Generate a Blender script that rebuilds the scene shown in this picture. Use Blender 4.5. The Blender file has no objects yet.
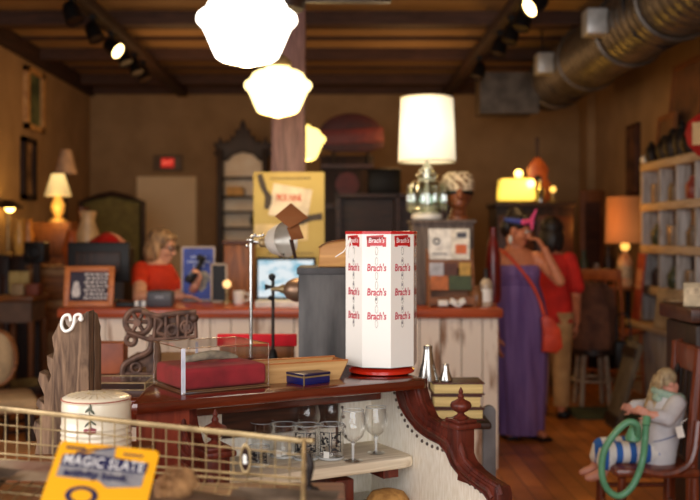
import bpy, bmesh, math, random
from mathutils import Vector, Matrix
random.seed(11)
SC = bpy.context.scene
COL = SC.collection
F, CX, CY, CZ = 972.2, 335.0, 235.0, 1.45
PI = math.pi
R = math.radians

def at(px, py, D):
    return Vector(((px-CX)/F*D, D, CZ-(py-CY)/F*D))
def on(px, py, z):
    return at(px, py, (CZ-z)*F/(py-CY))
def base(px, D, z):
    return Vector(((px-CX)/F*D, D, z))
def zz(py, D):
    return CZ-(py-CY)/F*D
def lin(c):
    f = lambda v: v/12.92 if v <= 0.04045 else ((v+0.055)/1.055)**2.4
    return tuple(f(x/255.0) for x in c)+(1.0,)

# ------------------------------------------------------------- materials
def mat(name, c1, c2=None, sc=12, st=(1, 1, 1), rough=.55, metal=0, bump=0, spec=.5, em=None, es=0, coat=0, detail=5, dist=0, lo=.35, hi=.65):
    m = bpy.data.materials.new(name); m.use_nodes = True
    nt = m.node_tree; bs = nt.nodes['Principled BSDF']
    c2 = c2 or tuple(max(0, v*.86) for v in c1)
    tc = nt.nodes.new('ShaderNodeTexCoord'); mp = nt.nodes.new('ShaderNodeMapping')
    mp.inputs['Scale'].default_value = st
    nz = nt.nodes.new('ShaderNodeTexNoise'); nz.inputs['Scale'].default_value = sc
    nz.inputs['Detail'].default_value = detail; nz.inputs['Distortion'].default_value = dist
    cr = nt.nodes.new('ShaderNodeValToRGB')
    cr.color_ramp.elements[0].position = lo; cr.color_ramp.elements[0].color = lin(c2)
    cr.color_ramp.elements[1].position = hi; cr.color_ramp.elements[1].color = lin(c1)
    L = nt.links.new
    L(tc.outputs['Object'], mp.inputs['Vector']); L(mp.outputs['Vector'], nz.inputs['Vector'])
    L(nz.outputs['Fac'], cr.inputs['Fac']); L(cr.outputs['Color'], bs.inputs['Base Color'])
    bs.inputs['Roughness'].default_value = rough; bs.inputs['Metallic'].default_value = metal
    bs.inputs['Specular IOR Level'].default_value = spec
    bs.inputs['Coat Weight'].default_value = coat
    bs.inputs['Coat Roughness'].default_value = .15
    if em:
        bs.inputs['Emission Color'].default_value = lin(em); bs.inputs['Emission Strength'].default_value = es
    if bump:
        bp = nt.nodes.new('ShaderNodeBump'); bp.inputs['Strength'].default_value = bump; bp.inputs['Distance'].default_value = .01
        L(nz.outputs['Fac'], bp.inputs['Height']); L(bp.outputs['Normal'], bs.inputs['Normal'])
    return m
def wood(name, c1, c2, axis='x', sc=9, rough=.45, coat=0, bump=.1, stretch=12):
    st = {'x': (1, stretch, stretch), 'y': (stretch, 1, stretch), 'z': (stretch, stretch, 1)}[axis]
    return mat(name, c1, c2, sc=sc/3, st=st, rough=rough, coat=coat, bump=bump, dist=1.2, spec=.35)
def emit(name, c, s, c2=None, s2=None):
    """glowing shade: brighter in the middle (object z gradient noise keeps it procedural)"""
    m = bpy.data.materials.new(name); m.use_nodes = True
    nt = m.node_tree; bs = nt.nodes['Principled BSDF']
    bs.inputs['Base Color'].default_value = lin(c); bs.inputs['Roughness'].default_value = .6
    nz = nt.nodes.new('ShaderNodeTexNoise'); nz.inputs['Scale'].default_value = 6
    cr = nt.nodes.new('ShaderNodeValToRGB'); cr.color_ramp.elements[0].color = lin(c2 or c); cr.color_ramp.elements[1].color = lin(c)
    nt.links.new(nz.outputs['Fac'], cr.inputs['Fac']); nt.links.new(cr.outputs['Color'], bs.inputs['Emission Color'])
    bs.inputs['Emission Strength'].default_value = s
    return m
def shade_glow(name, c, s, zc, zr, edge, bc=(225, 215, 190)):
    """lampshade lit from a bulb inside: emission falls off with distance from the bulb height"""
    m = bpy.data.materials.new(name); m.use_nodes = True
    nt = m.node_tree; bs = nt.nodes['Principled BSDF']; L = nt.links.new
    bs.inputs['Base Color'].default_value = lin(bc); bs.inputs['Roughness'].default_value = .8
    tc = nt.nodes.new('ShaderNodeTexCoord'); sp = nt.nodes.new('ShaderNodeSeparateXYZ')
    L(tc.outputs['Object'], sp.inputs[0])
    a = nt.nodes.new('ShaderNodeMath'); a.operation = 'SUBTRACT'; a.inputs[1].default_value = zc; L(sp.outputs['Z'], a.inputs[0])
    d = nt.nodes.new('ShaderNodeMath'); d.operation = 'DIVIDE'; d.inputs[1].default_value = zr; L(a.outputs[0], d.inputs[0])
    p = nt.nodes.new('ShaderNodeMath'); p.operation = 'ABSOLUTE'; L(d.outputs[0], p.inputs[0])
    mr = nt.nodes.new('ShaderNodeMapRange'); mr.inputs['To Min'].default_value = s; mr.inputs['To Max'].default_value = s*edge
    L(p.outputs[0], mr.inputs['Value']); L(mr.outputs['Result'], bs.inputs['Emission Strength'])
    bs.inputs['Emission Color'].default_value = lin(c)
    return m
def glass(name, tint=(255, 255, 255), lo=.05, hi=.75, rough=.02, power=1):
    """thin clear walls: see-through face on, reflecting at grazing angles"""
    m = bpy.data.materials.new(name); m.use_nodes = True
    nt = m.node_tree; nt.nodes.remove(nt.nodes['Principled BSDF']); L = nt.links.new
    out = nt.nodes['Material Output']
    tr = nt.nodes.new('ShaderNodeBsdfTransparent'); tr.inputs['Color'].default_value = lin(tint)
    gl = nt.nodes.new('ShaderNodeBsdfGlossy'); gl.inputs['Roughness'].default_value = rough
    gl.inputs['Color'].default_value = (.95, .95, .93, 1)
    lw = nt.nodes.new('ShaderNodeLayerWeight'); lw.inputs['Blend'].default_value = .5
    mr = nt.nodes.new('ShaderNodeMapRange'); mr.inputs['From Min'].default_value = .15; mr.inputs['From Max'].default_value = 1.0
    mr.inputs['To Min'].default_value = lo; mr.inputs['To Max'].default_value = hi
    mx = nt.nodes.new('ShaderNodeMixShader')
    L(lw.outputs['Facing'], mr.inputs['Value']); L(mr.outputs['Result'], mx.inputs['Fac'])
    L(tr.outputs[0], mx.inputs[1]); L(gl.outputs[0], mx.inputs[2]); L(mx.outputs[0], out.inputs['Surface'])
    return m

# ------------------------------------------------------------- mesh builder
class B:
    def __init__(s):
        s.v = []; s.f = []; s.mi = []; s.sm = []; s.M = Matrix.Identity(4); s.k = 0
    def add(s, vs, fs, smooth=False, M=None):
        o = len(s.v); T = s.M @ M if M is not None else s.M
        s.v += [T @ Vector(v) for v in vs]
        for f in fs:
            s.f.append([i+o for i in f]); s.mi.append(s.k); s.sm.append(smooth)
        return s
    def mat(s, k): s.k = k; return s
    def box(s, c, d, rot=None, bev=0, taper=1, seg=2):
        x, y, z = d[0]/2, d[1]/2, d[2]/2; t = taper
        vs = [(-x, -y, -z), (x, -y, -z), (x, y, -z), (-x, y, -z), (-x*t, -y*t, z), (x*t, -y*t, z), (x*t, y*t, z), (-x*t, y*t, z)]
        fs = [(0, 3, 2, 1), (4, 5, 6, 7), (0, 1, 5, 4), (1, 2, 6, 5), (2, 3, 7, 6), (3, 0, 4, 7)]
        M = Matrix.Translation(Vector(c))
        if rot is not None:
            M = M @ (rot if isinstance(rot, Matrix) else Matrix.Rotation(rot, 4, 'Z'))
        if bev:
            bm = bmesh.new(); bv = [bm.verts.new(v) for v in vs]
            for f in fs: bm.faces.new([bv[i] for i in f])
            bmesh.ops.bevel(bm, geom=bm.edges[:], offset=bev, segments=seg, affect='EDGES', profile=.5)
            bm.verts.index_update(); vs = [v.co.copy() for v in bm.verts]; fs = [[v.index for v in f.verts] for f in bm.faces]; bm.free()
            return s.add(vs, fs, True, M)
        return s.add(vs, fs, False, M)
    def b2(s, x0, x1, y0, y1, z0, z1, bev=0):
        return s.box(((x0+x1)/2, (y0+y1)/2, (z0+z1)/2), (abs(x1-x0), abs(y1-y0), abs(z1-z0)), bev=bev)
    def lathe(s, prof, seg=24, c=(0, 0, 0), M=None, a0=0, smooth=True, cap=True, sx=1, sy=1, wob=None):
        vs = []; fs = []; n = len(prof)
        for r, z in prof:
            for j in range(seg):
                a = a0+2*PI*j/seg; k = 1+(wob(a, z) if wob else 0)
                vs.append((r*k*math.cos(a)*sx, r*k*math.sin(a)*sy, z))
        for i in range(n-1):
            for j in range(seg):
                k = (j+1) % seg
                fs.append((i*seg+j, i*seg+k, (i+1)*seg+k, (i+1)*seg+j))
        if cap:
            if prof[0][0] > 1e-5: fs.append(tuple(range(seg))[::-1])
            if prof[-1][0] > 1e-5: fs.append(tuple((n-1)*seg+j for j in range(seg)))
        T = Matrix.Translation(Vector(c))
        return s.add(vs, fs, smooth, T @ M if M is not None else T)
    def cyl(s, c, r, h, seg=20, r2=None, M=None, smooth=True):
        return s.lathe([(r, 0), (r if r2 is None else r2, h)], seg, c, M, smooth=smooth)
    def rod(s, p, q, r, r2=None, seg=10):
        p, q = Vector(p), Vector(q); d = q-p
        M = d.to_track_quat('Z', 'Y').to_matrix().to_4x4()
        return s.lathe([(r, 0), (r if r2 is None else r2, d.length)], seg, p, M)
    def tube(s, pts, r, seg=8, closed=False, flat=1):
        pts = [Vector(p) for p in pts]; n = len(pts); rings = []
        prev = None
        for i, p in enumerate(pts):
            if closed: t = pts[(i+1) % n]-pts[i-1]
            else: t = pts[min(i+1, n-1)]-pts[max(i-1, 0)]
            t.normalize()
            if prev is None:
                up = Vector((0, 0, 1)) if abs(t.z) < .9 else Vector((0, 1, 0))
                a = t.cross(up).normalized()
            else: a = (prev-t*prev.dot(t)).normalized()
            prev = a; b_ = t.cross(a); rr = r[int(i*(len(r)-1)/max(n-1, 1))] if isinstance(r, (list, tuple)) else r
            rings.append([p+a*rr*math.cos(2*PI*j/seg)+b_*rr*flat*math.sin(2*PI*j/seg) for j in range(seg)])
        vs = [v for g in rings for v in g]; fs = []
        for i in range(n if closed else n-1):
            for j in range(seg):
                k = (j+1) % seg; i2 = (i+1) % n
                fs.append((i*seg+j, i*seg+k, i2*seg+k, i2*seg+j))
        if not closed: fs += [tuple(range(seg))[::-1], tuple((n-1)*seg+j for j in range(seg))]
        return s.add(vs, fs, True)
    def prism(s, poly, a, b, plane='xz', smooth=False, bev=0):
        """poly in two axes, swept over the third from a to b"""
        def P(u, v, w): return {'xz': (u, w, v), 'yz': (w, u, v), 'xy': (u, v, w)}[plane]
        n = len(poly)
        vs = [P(u, v, a) for u, v in poly]+[P(u, v, b) for u, v in poly]
        bm = bmesh.new(); bv = [bm.verts.new(v) for v in vs]
        try:
            bm.faces.new(bv[:n]); bm.faces.new(bv[n:][::-1])
            for i in range(n):
                j = (i+1) % n; bm.faces.new((bv[i], bv[n+i], bv[n+j], bv[j]))
        except ValueError: pass
        bmesh.ops.recalc_face_normals(bm, faces=bm.faces)
        if bev:
            es = [e for e in bm.edges if any(len(f.verts) == n for f in e.link_faces)]
            bmesh.ops.bevel(bm, geom=es, offset=bev, segments=2, affect='EDGES', profile=.5)
        bmesh.ops.triangulate(bm, faces=[f for f in bm.faces if len(f.verts) > 4])
        bm.verts.index_update()
        vs = [v.co.copy() for v in bm.verts]; fs = [[v.index for v in f.verts] for f in bm.faces]; bm.free()
        return s.add(vs, fs, smooth)
    def ball(s, c, r, seg=16, rings=10, rot=None):
        r = (r, r, r) if not isinstance(r, (tuple, list)) else r
        pr = [(math.sin(PI*i/rings), -math.cos(PI*i/rings)) for i in range(rings+1)]
        M = (rot if rot is not None else Matrix.Identity(4)) @ Matrix.Diagonal((r[0], r[1], r[2], 1))
        return s.lathe([(max(a, 1e-6), z) for a, z in pr], seg, c, M, cap=False)
    def cap(s, p, r0, q, r1, seg=10):
        p, q = Vector(p), Vector(q); d = q-p; L = max(d.length, 1e-5)
        M = d.to_track_quat('Z', 'Y').to_matrix().to_4x4()
        pr = [(r0*math.sin(t), -r0*math.cos(t)) for t in [i*PI/2/5 for i in range(6)]]+[(r1*math.cos(t), L+r1*math.sin(t)) for t in [i*PI/2/5 for i in range(6)]]
        return s.lathe([(max(a, 1e-6), z) for a, z in pr], seg, p, M, cap=False)
    def loft(s, rings, seg=20, smooth=True, wob=None, cap=True):
        """rings: (centre, rx, ry) ellipses in level planes"""
        vs = []; fs = []; n = len(rings)
        for c, rx, ry in rings:
            for j in range(seg):
                a = 2*PI*j/seg; k = 1+(wob(a, c[2]) if wob else 0)
                vs.append((c[0]+rx*k*math.cos(a), c[1]+ry*k*math.sin(a), c[2]))
        for i in range(n-1):
            for j in range(seg):
                k = (j+1) % seg; fs.append((i*seg+j, i*seg+k, (i+1)*seg+k, (i+1)*seg+j))
        if cap: fs += [tuple(range(seg))[::-1], tuple((n-1)*seg+j for j in range(seg))]
        return s.add(vs, fs, smooth)
    def torus(s, c, Rr, r, M=None, seg=28, sub=8, sx=1, sy=1):
        o = s.M; s.M = o @ Matrix.Translation(Vector(c)) @ (M if M is not None else Matrix.Identity(4))
        s.tube([(Rr*sx*math.cos(2*PI*i/seg), Rr*sy*math.sin(2*PI*i/seg), 0) for i in range(seg)], r, sub, True)
        s.M = o; return s
    def me(s, name, mats):
        m = bpy.data.meshes.new(name); m.from_pydata([tuple(v) for v in s.v], [], s.f)
        for x in (mats if isinstance(mats, (list, tuple)) else [mats]): m.materials.append(x)
        for p, k, sm in zip(m.polygons, s.mi, s.sm): p.material_index = k; p.use_smooth = sm
        m.update()
        try: m.set_sharp_from_angle(angle=R(40))
        except Exception: pass
        return m

def obj(name, b, mats, parent=None, loc=(0, 0, 0), label=None, rot=None):
    o = bpy.data.objects.new(name, b.me(name, mats) if isinstance(b, B) else b); COL.objects.link(o)
    o.location = loc
    if rot is not None: o.rotation_euler = rot
    if parent is not None: o.parent = parent
    if label: o['label'] = label
    return o
def tag(o, label, cat, group=None):
    o['label'] = label; o['category'] = cat
    if group: o['group'] = group
    return o
def thing(name, label, cat, loc=(0, 0, 0), rotz=0, group=None):
    o = bpy.data.objects.new(name, None); COL.objects.link(o); o.empty_display_size = .05
    o.location = loc; o.rotation_euler = (0, 0, rotz)
    return tag(o, label, cat, group)
def solo(name, b, mats, label, cat, loc=(0, 0, 0), rotz=0, group=None):
    o = obj(name, b, mats, None, loc); o.rotation_euler = (0, 0, rotz)
    return tag(o, label, cat, group)
def struct(name, b, mats):
    o = obj(name, b, mats); o['kind'] = 'structure'; return o
def dup(root, loc, rotz, label, group=None):
    r = root.copy(); COL.objects.link(r); r.location = loc; r.rotation_euler = (0, 0, rotz); r['label'] = label
    if group: r['group'] = group
    for ch in list(root.children):
        c = ch.copy(); COL.objects.link(c); c.parent = r
        for g in list(ch.children):
            d = g.copy(); COL.objects.link(d); d.parent = c
    return r
def RX(a): return Matrix.Rotation(a, 4, 'X')
def RY(a): return Matrix.Rotation(a, 4, 'Y')
def RZ(a): return Matrix.Rotation(a, 4, 'Z')
def text(name, body, w, m, parent, loc, rot, bold=0, shear=0, hs=1, spacing=1):
    cu = bpy.data.curves.new(name, 'FONT'); cu.body = body; cu.align_x = 'CENTER'; cu.align_y = 'CENTER'
    cu.offset = bold; cu.shear = shear; cu.resolution_u = 3; cu.space_character = spacing
    o = bpy.data.objects.new(name, cu); COL.objects.link(o)
    dg = bpy.context.evaluated_depsgraph_get()
    me = bpy.data.meshes.new_from_object(o.evaluated_get(dg))
    bpy.data.objects.remove(o)
    xs = [v.co.x for v in me.vertices]; k = w/(max(xs)-min(xs))
    for v in me.vertices: v.co = Vector((v.co.x*k, v.co.y*k*hs, 0))
    me.materials.clear(); me.materials.append(m)
    o = bpy.data.objects.new(name, me); COL.objects.link(o); o.parent = parent; o.location = loc; o.rotation_euler = rot
    return o
def remesh(b, mats, vox=.006, smooth=4):
    me = b.me('body', mats); o = bpy.data.objects.new('body', me); COL.objects.link(o)
    r = o.modifiers.new('r', 'REMESH'); r.mode = 'VOXEL'; r.voxel_size = vox; r.use_smooth_shade = True
    if smooth:
        q = o.modifiers.new('s', 'SMOOTH'); q.iterations = smooth; q.factor = .5
    dg = bpy.context.evaluated_depsgraph_get(); dg.update()
    out = bpy.data.meshes.new_from_object(o.evaluated_get(dg)); bpy.data.objects.remove(o)
    out.materials.clear()
    for x in (mats if isinstance(mats, (list, tuple)) else [mats]): out.materials.append(x)
    return out
def curve_pts(keys, n=8):
    """Catmull-Rom through the keys"""
    k = [Vector(p) for p in keys]; k = [k[0]*2-k[1]]+k+[k[-1]*2-k[-2]]; out = []
    for i in range(1, len(k)-2):
        for j in range(n):
            t = j/n; a, b_, c, d = k[i-1], k[i], k[i+1], k[i+2]
            out.append(.5*((2*b_)+(c-a)*t+(2*a-5*b_+4*c-d)*t*t+(3*b_-a-3*c+d)*t**3))
    return out+[k[-2]]

# ------------------------------------------------------------- camera, render look
cam = bpy.data.cameras.new('camera'); co = bpy.data.objects.new('camera', cam); COL.objects.link(co)
co.location = (0, 0, CZ); co.rotation_euler = (PI/2, 0, 0)
cam.lens = 50; cam.sensor_width = 36; cam.shift_x = 15/700; cam.shift_y = -15/700; cam.clip_start = .05
cam.dof.use_dof = True; cam.dof.focus_distance = 2.5; cam.dof.aperture_fstop = 3.0
SC.camera = co
SC.view_settings.view_transform = 'Standard'; SC.view_settings.look = 'None'
SC.cycles.use_denoising = True
SC.cycles.max_bounces = 8; SC.cycles.transparent_max_bounces = 16
SC.cycles.caustics_reflective = False; SC.cycles.caustics_refractive = False
SC.cycles.sample_clamp_indirect = 4

# ------------------------------------------------------------- shared materials
m_wall = mat('tan_plaster', (168, 134, 94), (152, 120, 82), sc=3, rough=.9)
m_ceil = wood('tan_ceiling_boards', (164, 132, 92), (142, 110, 74), 'x', rough=.8)
m_beam = wood('dark_beam_wood', (86, 58, 44), (60, 40, 31), 'x', rough=.7)
m_beamy = wood('dark_rail_wood', (66, 42, 32), (40, 25, 19), 'y', rough=.7)
m_post = wood('painted_post', (122, 92, 92), (86, 62, 62), 'z', rough=.55)
m_dark = wood('near_black_wood', (52, 32, 22), (28, 17, 12), 'z', rough=.5)
m_darkx = wood('dark_walnut', (84, 46, 28), (50, 27, 16), 'x', rough=.4)
m_brown = wood('brown_oak', (150, 92, 46), (104, 62, 30), 'x', rough=.45)
m_brownz = wood('brown_oak_upright', (140, 84, 42), (95, 55, 26), 'z', rough=.45)
m_mahog = wood('mahogany', (108, 40, 20), (72, 23, 11), 'x', rough=.2, coat=.6, bump=.02)
m_mahogz = wood('mahogany_carved', (104, 42, 28), (66, 23, 15), 'z', rough=.42, coat=.05, bump=.02)
m_redwood = wood('red_counter_wood', (176, 80, 42), (140, 58, 30), 'x', rough=.35, coat=.2)
m_black = mat('black_plastic', (14, 12, 12), rough=.5, spec=.3)
m_iron = mat('dark_iron', (58, 50, 46), (34, 28, 26), sc=30, rough=.5, metal=.7)
m_white = mat('white_enamel', (235, 232, 222), (225, 220, 208), rough=.4)
m_paper = mat('white_paper', (238, 234, 222), rough=.8)
m_brass = mat('aged_brass', (174, 150, 106), (130, 108, 72), sc=25, rough=.4, metal=.45)
m_chrome = mat('steel', (200, 198, 192), rough=.25, metal=1)
m_tan = mat('tan_card', (190, 150, 95), (165, 125, 75), rough=.8)
m_red = mat('bright_red', (200, 28, 30), rough=.4)
m_navy = mat('navy', (24, 30, 86), rough=.35)
m_skin = mat('skin_light', (224, 168, 138), (212, 152, 122), sc=30, rough=.5)
m_skin2 = mat('skin_tan', (176, 112, 78), (160, 98, 66), sc=30, rough=.5)
m_gl = glass('clear_glass', lo=.05, hi=.8)
m_acr = glass('clear_acrylic', lo=.03, hi=.5)
# ============================================================= THE ROOM
XL, XR, YB, YF, H = -3.45, 3.45, 13.7, -2.0, 3.6
m = bpy.data.materials.new('plank_floor'); m.use_nodes = True
nt = m.node_tree; bs = nt.nodes['Principled BSDF']; L = nt.links.new
tc = nt.nodes.new('ShaderNodeTexCoord'); mp = nt.nodes.new('ShaderNodeMapping'); mp.inputs['Rotation'].default_value = (0, 0, PI/2)
br = nt.nodes.new('ShaderNodeTexBrick'); br.inputs['Scale'].default_value = 1; br.inputs['Brick Width'].default_value = 1.6; br.inputs['Row Height'].default_value = .11
br.inputs['Mortar Size'].default_value = .003; br.inputs['Color1'].default_value = lin((200, 126, 60)); br.inputs['Color2'].default_value = lin((162, 98, 44)); br.inputs['Mortar'].default_value = lin((50, 25, 12))
nz = nt.nodes.new('ShaderNodeTexNoise'); nz.inputs['Scale'].default_value = 2.5; nz.inputs['Detail'].default_value = 8
mx = nt.nodes.new('ShaderNodeMix'); mx.data_type = 'RGBA'; mx.blend_type = 'MULTIPLY'; mx.inputs[0].default_value = .7
cr = nt.nodes.new('ShaderNodeValToRGB'); cr.color_ramp.elements[0].position = .3; cr.color_ramp.elements[0].color = lin((130, 110, 100)); cr.color_ramp.elements[1].position = .65
L(tc.outputs['Object'], mp.inputs[0]); L(mp.outputs[0], br.inputs['Vector']); L(tc.outputs['Object'], nz.inputs['Vector'])
L(nz.outputs['Fac'], cr.inputs['Fac']); L(br.outputs['Color'], mx.inputs[6]); L(cr.outputs['Color'], mx.inputs[7]); L(mx.outputs[2], bs.inputs['Base Color'])
bs.inputs['Roughness'].default_value = .38
m_floor = m
struct('floor', B().b2(XL, XR, YF, YB, -.1, 0), m_floor)
struct('ceiling', B().b2(XL, XR, YF, YB, H, H+.1), m_ceil)
struct('wall_left', B().b2(XL-.15, XL, YF, YB, 0, H), m_wall)
struct('wall_right', B().b2(XR, XR+.15, YF, YB, 0, H), m_wall)
struct('wall_back', B().b2(XL-.15, XR+.15, YB, YB+.15, 0, H), m_wall)
k = 0
for y in (1.9, 3.75, 5.6, 7.5, 9.4, 11.25, 13.05):
    k += 1; struct('trim_%d' % k, B().b2(XL, XR, y-.08, y+.08, H-.13, H), m_beam)
for y in (6.2, 6.8, 8.1, 8.7, 9.97, 10.55, 11.85, 12.4):
    k += 1; struct('trim_%d' % k, B().b2(XL, XR, y-.035, y+.035, H-.035, H), m_beam)
struct('trim_40', B().b2(XL, XL+.06, YF, YB, H-.2, H), m_beamy)
struct('trim_41', B().b2(XL, XR, YB-.07, YB, H-.17, H), m_beam)
struct('trim_42', B().b2(XR-.05, XR, YF, YB, H-.2, H), m_beamy)
struct('baseboard_left', B().b2(XL, XL+.03, YF, YB, 0, .16), m_dark)
struct('baseboard_right', B().b2(XR-.03, XR, YF, YB, 0, .16), m_dark)
struct('baseboard_back', B().b2(XL, XR, YB-.03, YB, 0, .16), m_dark)
# pilaster edge on the right wall
struct('trim_43', B().b2(XR-.1, XR, 12.9, 13.2, 0, H), m_wall)
# back door
d = struct('door_1', B().b2(-2.78, -1.95, YB-.06, YB-.01, 0, 2.27), mat('door_paint', (246, 214, 166), (238, 206, 156), sc=2, rough=.6))
b = B(); b.b2(-2.84, -2.78, YB-.05, YB, 0, 2.27); b.b2(-1.95, -1.89, YB-.05, YB, 0, 2.27); b.b2(-2.84, -1.89, YB-.05, YB, 2.272, 2.34)
obj('door_frame', b, m_wall, d)
obj('door_handle', B().ball((-2.03, YB-.1, 1.0), .035), m_brass, d)
# post
pb = B(); pb.box((-.33, 6.95, 1.8-.001), (.24, .24, 3.6), bev=.012); pb.box((-.33, 6.95, .12), (.3, .3, .24), bev=.01)
o = struct('trim_44', pb, m_post)

# ceiling track rails with spot heads
def track(x, y0, y1, label):
    t = thing('track_rail', label, 'track light rail', (x, (y0+y1)/2, H-.16), 0, 'ceiling light tracks')
    obj('rail', B().box((0, 0, -.035), (.13, y1-y0, .1), bev=.01), m_beamy, t)
    for yy in (y0+.4, (y0+y1)/2, y1-.4):
        obj('mount', B().b2(-.02, .02, yy-(y0+y1)/2-.02, yy-(y0+y1)/2+.02, 0, .16), m_beamy, t)
track(-2.1, 6.0, 13.4, 'dark track rail on the left half of the ceiling')
track(1.54, 6.0, 13.4, 'dark track rail on the right, beside the duct')
m_spotglow = emit('spot_glow', (255, 214, 140), 14)
def spot_head(px, py, D, lit, label, tilt=0.5, side=1):
    p = at(px, py, D); p.x = -2.1 if px < 335 else 1.54; zt = H-.235
    t = thing('track_spotlight', label, 'spotlight', (p.x, p.y, p.z), 0, 'spotlights on the ceiling tracks')
    M = RX(-tilt*.6) @ RY(side*tilt)
    b = B(); b.M = M
    b.lathe([(.075, -.09), (.075, -.08), (.07, .02), (.05, .07), (.02, .09)], 18, cap=False); b.lathe([(.0001, -.05), (.068, -.05)], 18, cap=False)
    obj('can', b, m_black, t)
    b = B(); b.M = M; b.lathe([(.001, -.08), (.068, -.08)], 18, cap=False)
    obj('lamp_lens', b, m_spotglow if lit else m_dark, t)
    b = B(); top = zt-p.z
    b.rod((0, 0, .06), (0, 0, max(top, .1)), .014); b.box((0, 0, max(top, .1)-.02), (.05, .1, .05))
    obj('stem', b, m_black, t)
lab = 'unlit black spotlight on the left ceiling track, '
for i, (px, py, D, lit, s) in enumerate([(64, 12, 7.75, 0, lab+'nearest the viewer'), (90, 31, 8.45, 0, lab+'just nearer than the lit one'), (110, 47, 9.15, 1, 'lit spotlight on the left ceiling track'), (126, 56, 9.65, 0, lab+'just beyond the lit one'), (140, 66, 10.2, 0, lab+'second beyond the lit one'), (152, 73, 10.65, 0, lab+'nearest the back wall')]):
    spot_head(px, py, D, lit, s, .9 if lit else .4, -1)
lab = 'unlit black spotlight on the right ceiling track, '
for i, (px, py, D, lit, s) in enumerate([(540, 3, 7.4, 1, 'lit spotlight on the right ceiling track'), (523, 19, 7.97, 0, lab+'just beyond the lit one'), (507, 33, 8.5, 0, lab+'second beyond the lit one'), (495, 46, 9.1, 0, lab+'third beyond the lit one'), (470, 70, 10.4, 0, lab+'nearest the back wall')]):
    spot_head(px, py, D, lit, s, .9 if lit else .3, 1)

# duct
m_duct = mat('galvanised_duct', (104, 94, 84), (74, 66, 58), sc=7, rough=.42, metal=.5)
t = thing('air_duct', 'long round metal air duct along the right ceiling', 'duct', (2.5, 9, 3.19))
b = B(); b.M = RX(PI/2)
pr = []
z = -2.2
while z < 6.5:
    pr += [(.3, z), (.306, z+.012), (.3, z+.024)]; z += .14
b.lathe(pr, 36, cap=True)
obj('pipe', b, m_duct, t)
for yy in (-1.9, -.8, .55, 1.9):
    b = B(); b.torus((0, yy, 0), .31, .022, RX(PI/2), 36, 8); obj('collar', b, m_duct, t)
for yy in (.9, -1.02):
    b = B(); b.box((-.37, yy, .0), (.17, .2, .21), bev=.015); b.cyl((-.26, yy, .0), .09, .12, 20, M=RY(-PI/2)); b.torus((-.285, yy, 0), .1, .012, RY(PI/2))
    obj('register_box', b, mat('pale_register', (196, 194, 190), rough=.4, metal=.3), t)
b = B(); b.lathe([(.3, 0), (.29, .2), (.25, .4), (.2, .5)], 30, (0, 2.2, 0), RX(-PI/2)); obj('reducer', b, m_duct, t)
b = B(); b.M = RX(PI/2)
b.box((-.55, -.15, -2.15), (.62, .42, .5), bev=.015)
b.box((-.18, -.12, -2.15), (.4, .3, .34))
b.box((-.55, -.15, -1.88), (.66, .46, .04))
obj('plenum', b, m_duct, t)
for yy in (-1.6, 1.2):
    b = B(); b.tube([(-.33, yy, .4), (-.31, yy, 0), (-.22, yy, -.22), (0, yy, -.32), (.22, yy, -.22), (.31, yy, 0), (.33, yy, .4)], .012); obj('hanger_strap', b, m_iron, t)

# pendants
prof = [(.0, 0), (.02, .006), (.06, .012), (.13, .037), (.2, .05), (.265, .068), (.31, .1), (.345, .17), (.375, .24), (.4, .30), (.44, .385), (.475, .42), (.497, .45), (.5, .475), (.49, .515), (.455, .545), (.42, .56), (.40, .6), (.37, .65), (.3, .69), (.19, .72), (.17, .76)]
gl1 = emit('pendant_glow_white', (255, 246, 228), 3.2); gl2 = emit('pendant_glow_warm', (255, 233, 165), 2.6); gl3 = emit('pendant_glow_amber', (255, 226, 130), 2.6)
for px, py, D, g, s in [(247, 68, 4.0, gl1, 'big glowing white schoolhouse pendant nearest the viewer'), (278, 118, 6.0, gl2, 'middle glowing pendant in front of the wooden post'), (301, 163, 8.2, gl3, 'far glowing pendant half hidden behind the wooden post')]:
    p = at(px, py, D); W = .42
    t = thing('pendant_lamp', s, 'pendant lamp', p, 0, 'schoolhouse pendants in a row')
    obj('glass_shade', B().lathe([(r*W, z*W) for r, z in prof], 40, cap=False), g, t)
    obj('fitter', B().lathe([(.075, .745*W), (.085, .76*W), (.08, .83*W), (.05, .9*W), (.02, .95*W)], 24), m_brass, t)
    obj('hanging_rod', B().cyl((0, 0, .94*W), .009, H-p.z-.94*W, 10), m_brass, t)
    obj('ceiling_canopy', B().lathe([(.02, H-p.z-.05), (.06, H-p.z-.03), (.07, H-p.z)], 20), m_brass, t)
# ceiling fan with one blade reaching into view
t = thing('ceiling_fan', 'dark ceiling fan with a blade at the top edge', 'ceiling fan', (-.26, 5.0, 2.65))
obj('motor', B().lathe([(.03, -.06), (.1, -.04), (.12, .04), (.1, .1), (.02, .12)], 24), m_dark, t)
obj('down_rod', B().cyl((0, 0, .12), .012, H-2.66-.12, 10), m_dark, t)
for a in (0, 2*PI/3, 4*PI/3):
    b = B(); b.M = RZ(a) @ RX(.12); b.prism([(.1, -.03), (.2, -.06), (.5, -.07), (.54, -.05), (.55, 0), (.54, .05), (.5, .07), (.2, .06), (.1, .03)], -.005, .005, 'xy')
    obj('blade', b, m_dark, t)

# ============================================================= BACK OF THE SHOP
# exit sign
t = thing('exit_sign', 'small red glowing EXIT sign on the back wall', 'exit sign', at(168, 163, YB-.04))
obj('housing', B().box((0, 0, 0), (.4, .07, .22), bev=.01), mat('sign_housing', (120, 96, 72), rough=.6), t)
obj('lit_face', B().box((0, -.037, 0), (.18, .006, .13)), emit('exit_red', (205, 36, 26), .5), t)
text('lettering', 'EXIT', .15, emit('exit_letters', (255, 110, 84), .8), t, (0, -.042, 0), (PI/2, 0, 0), .02)

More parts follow.
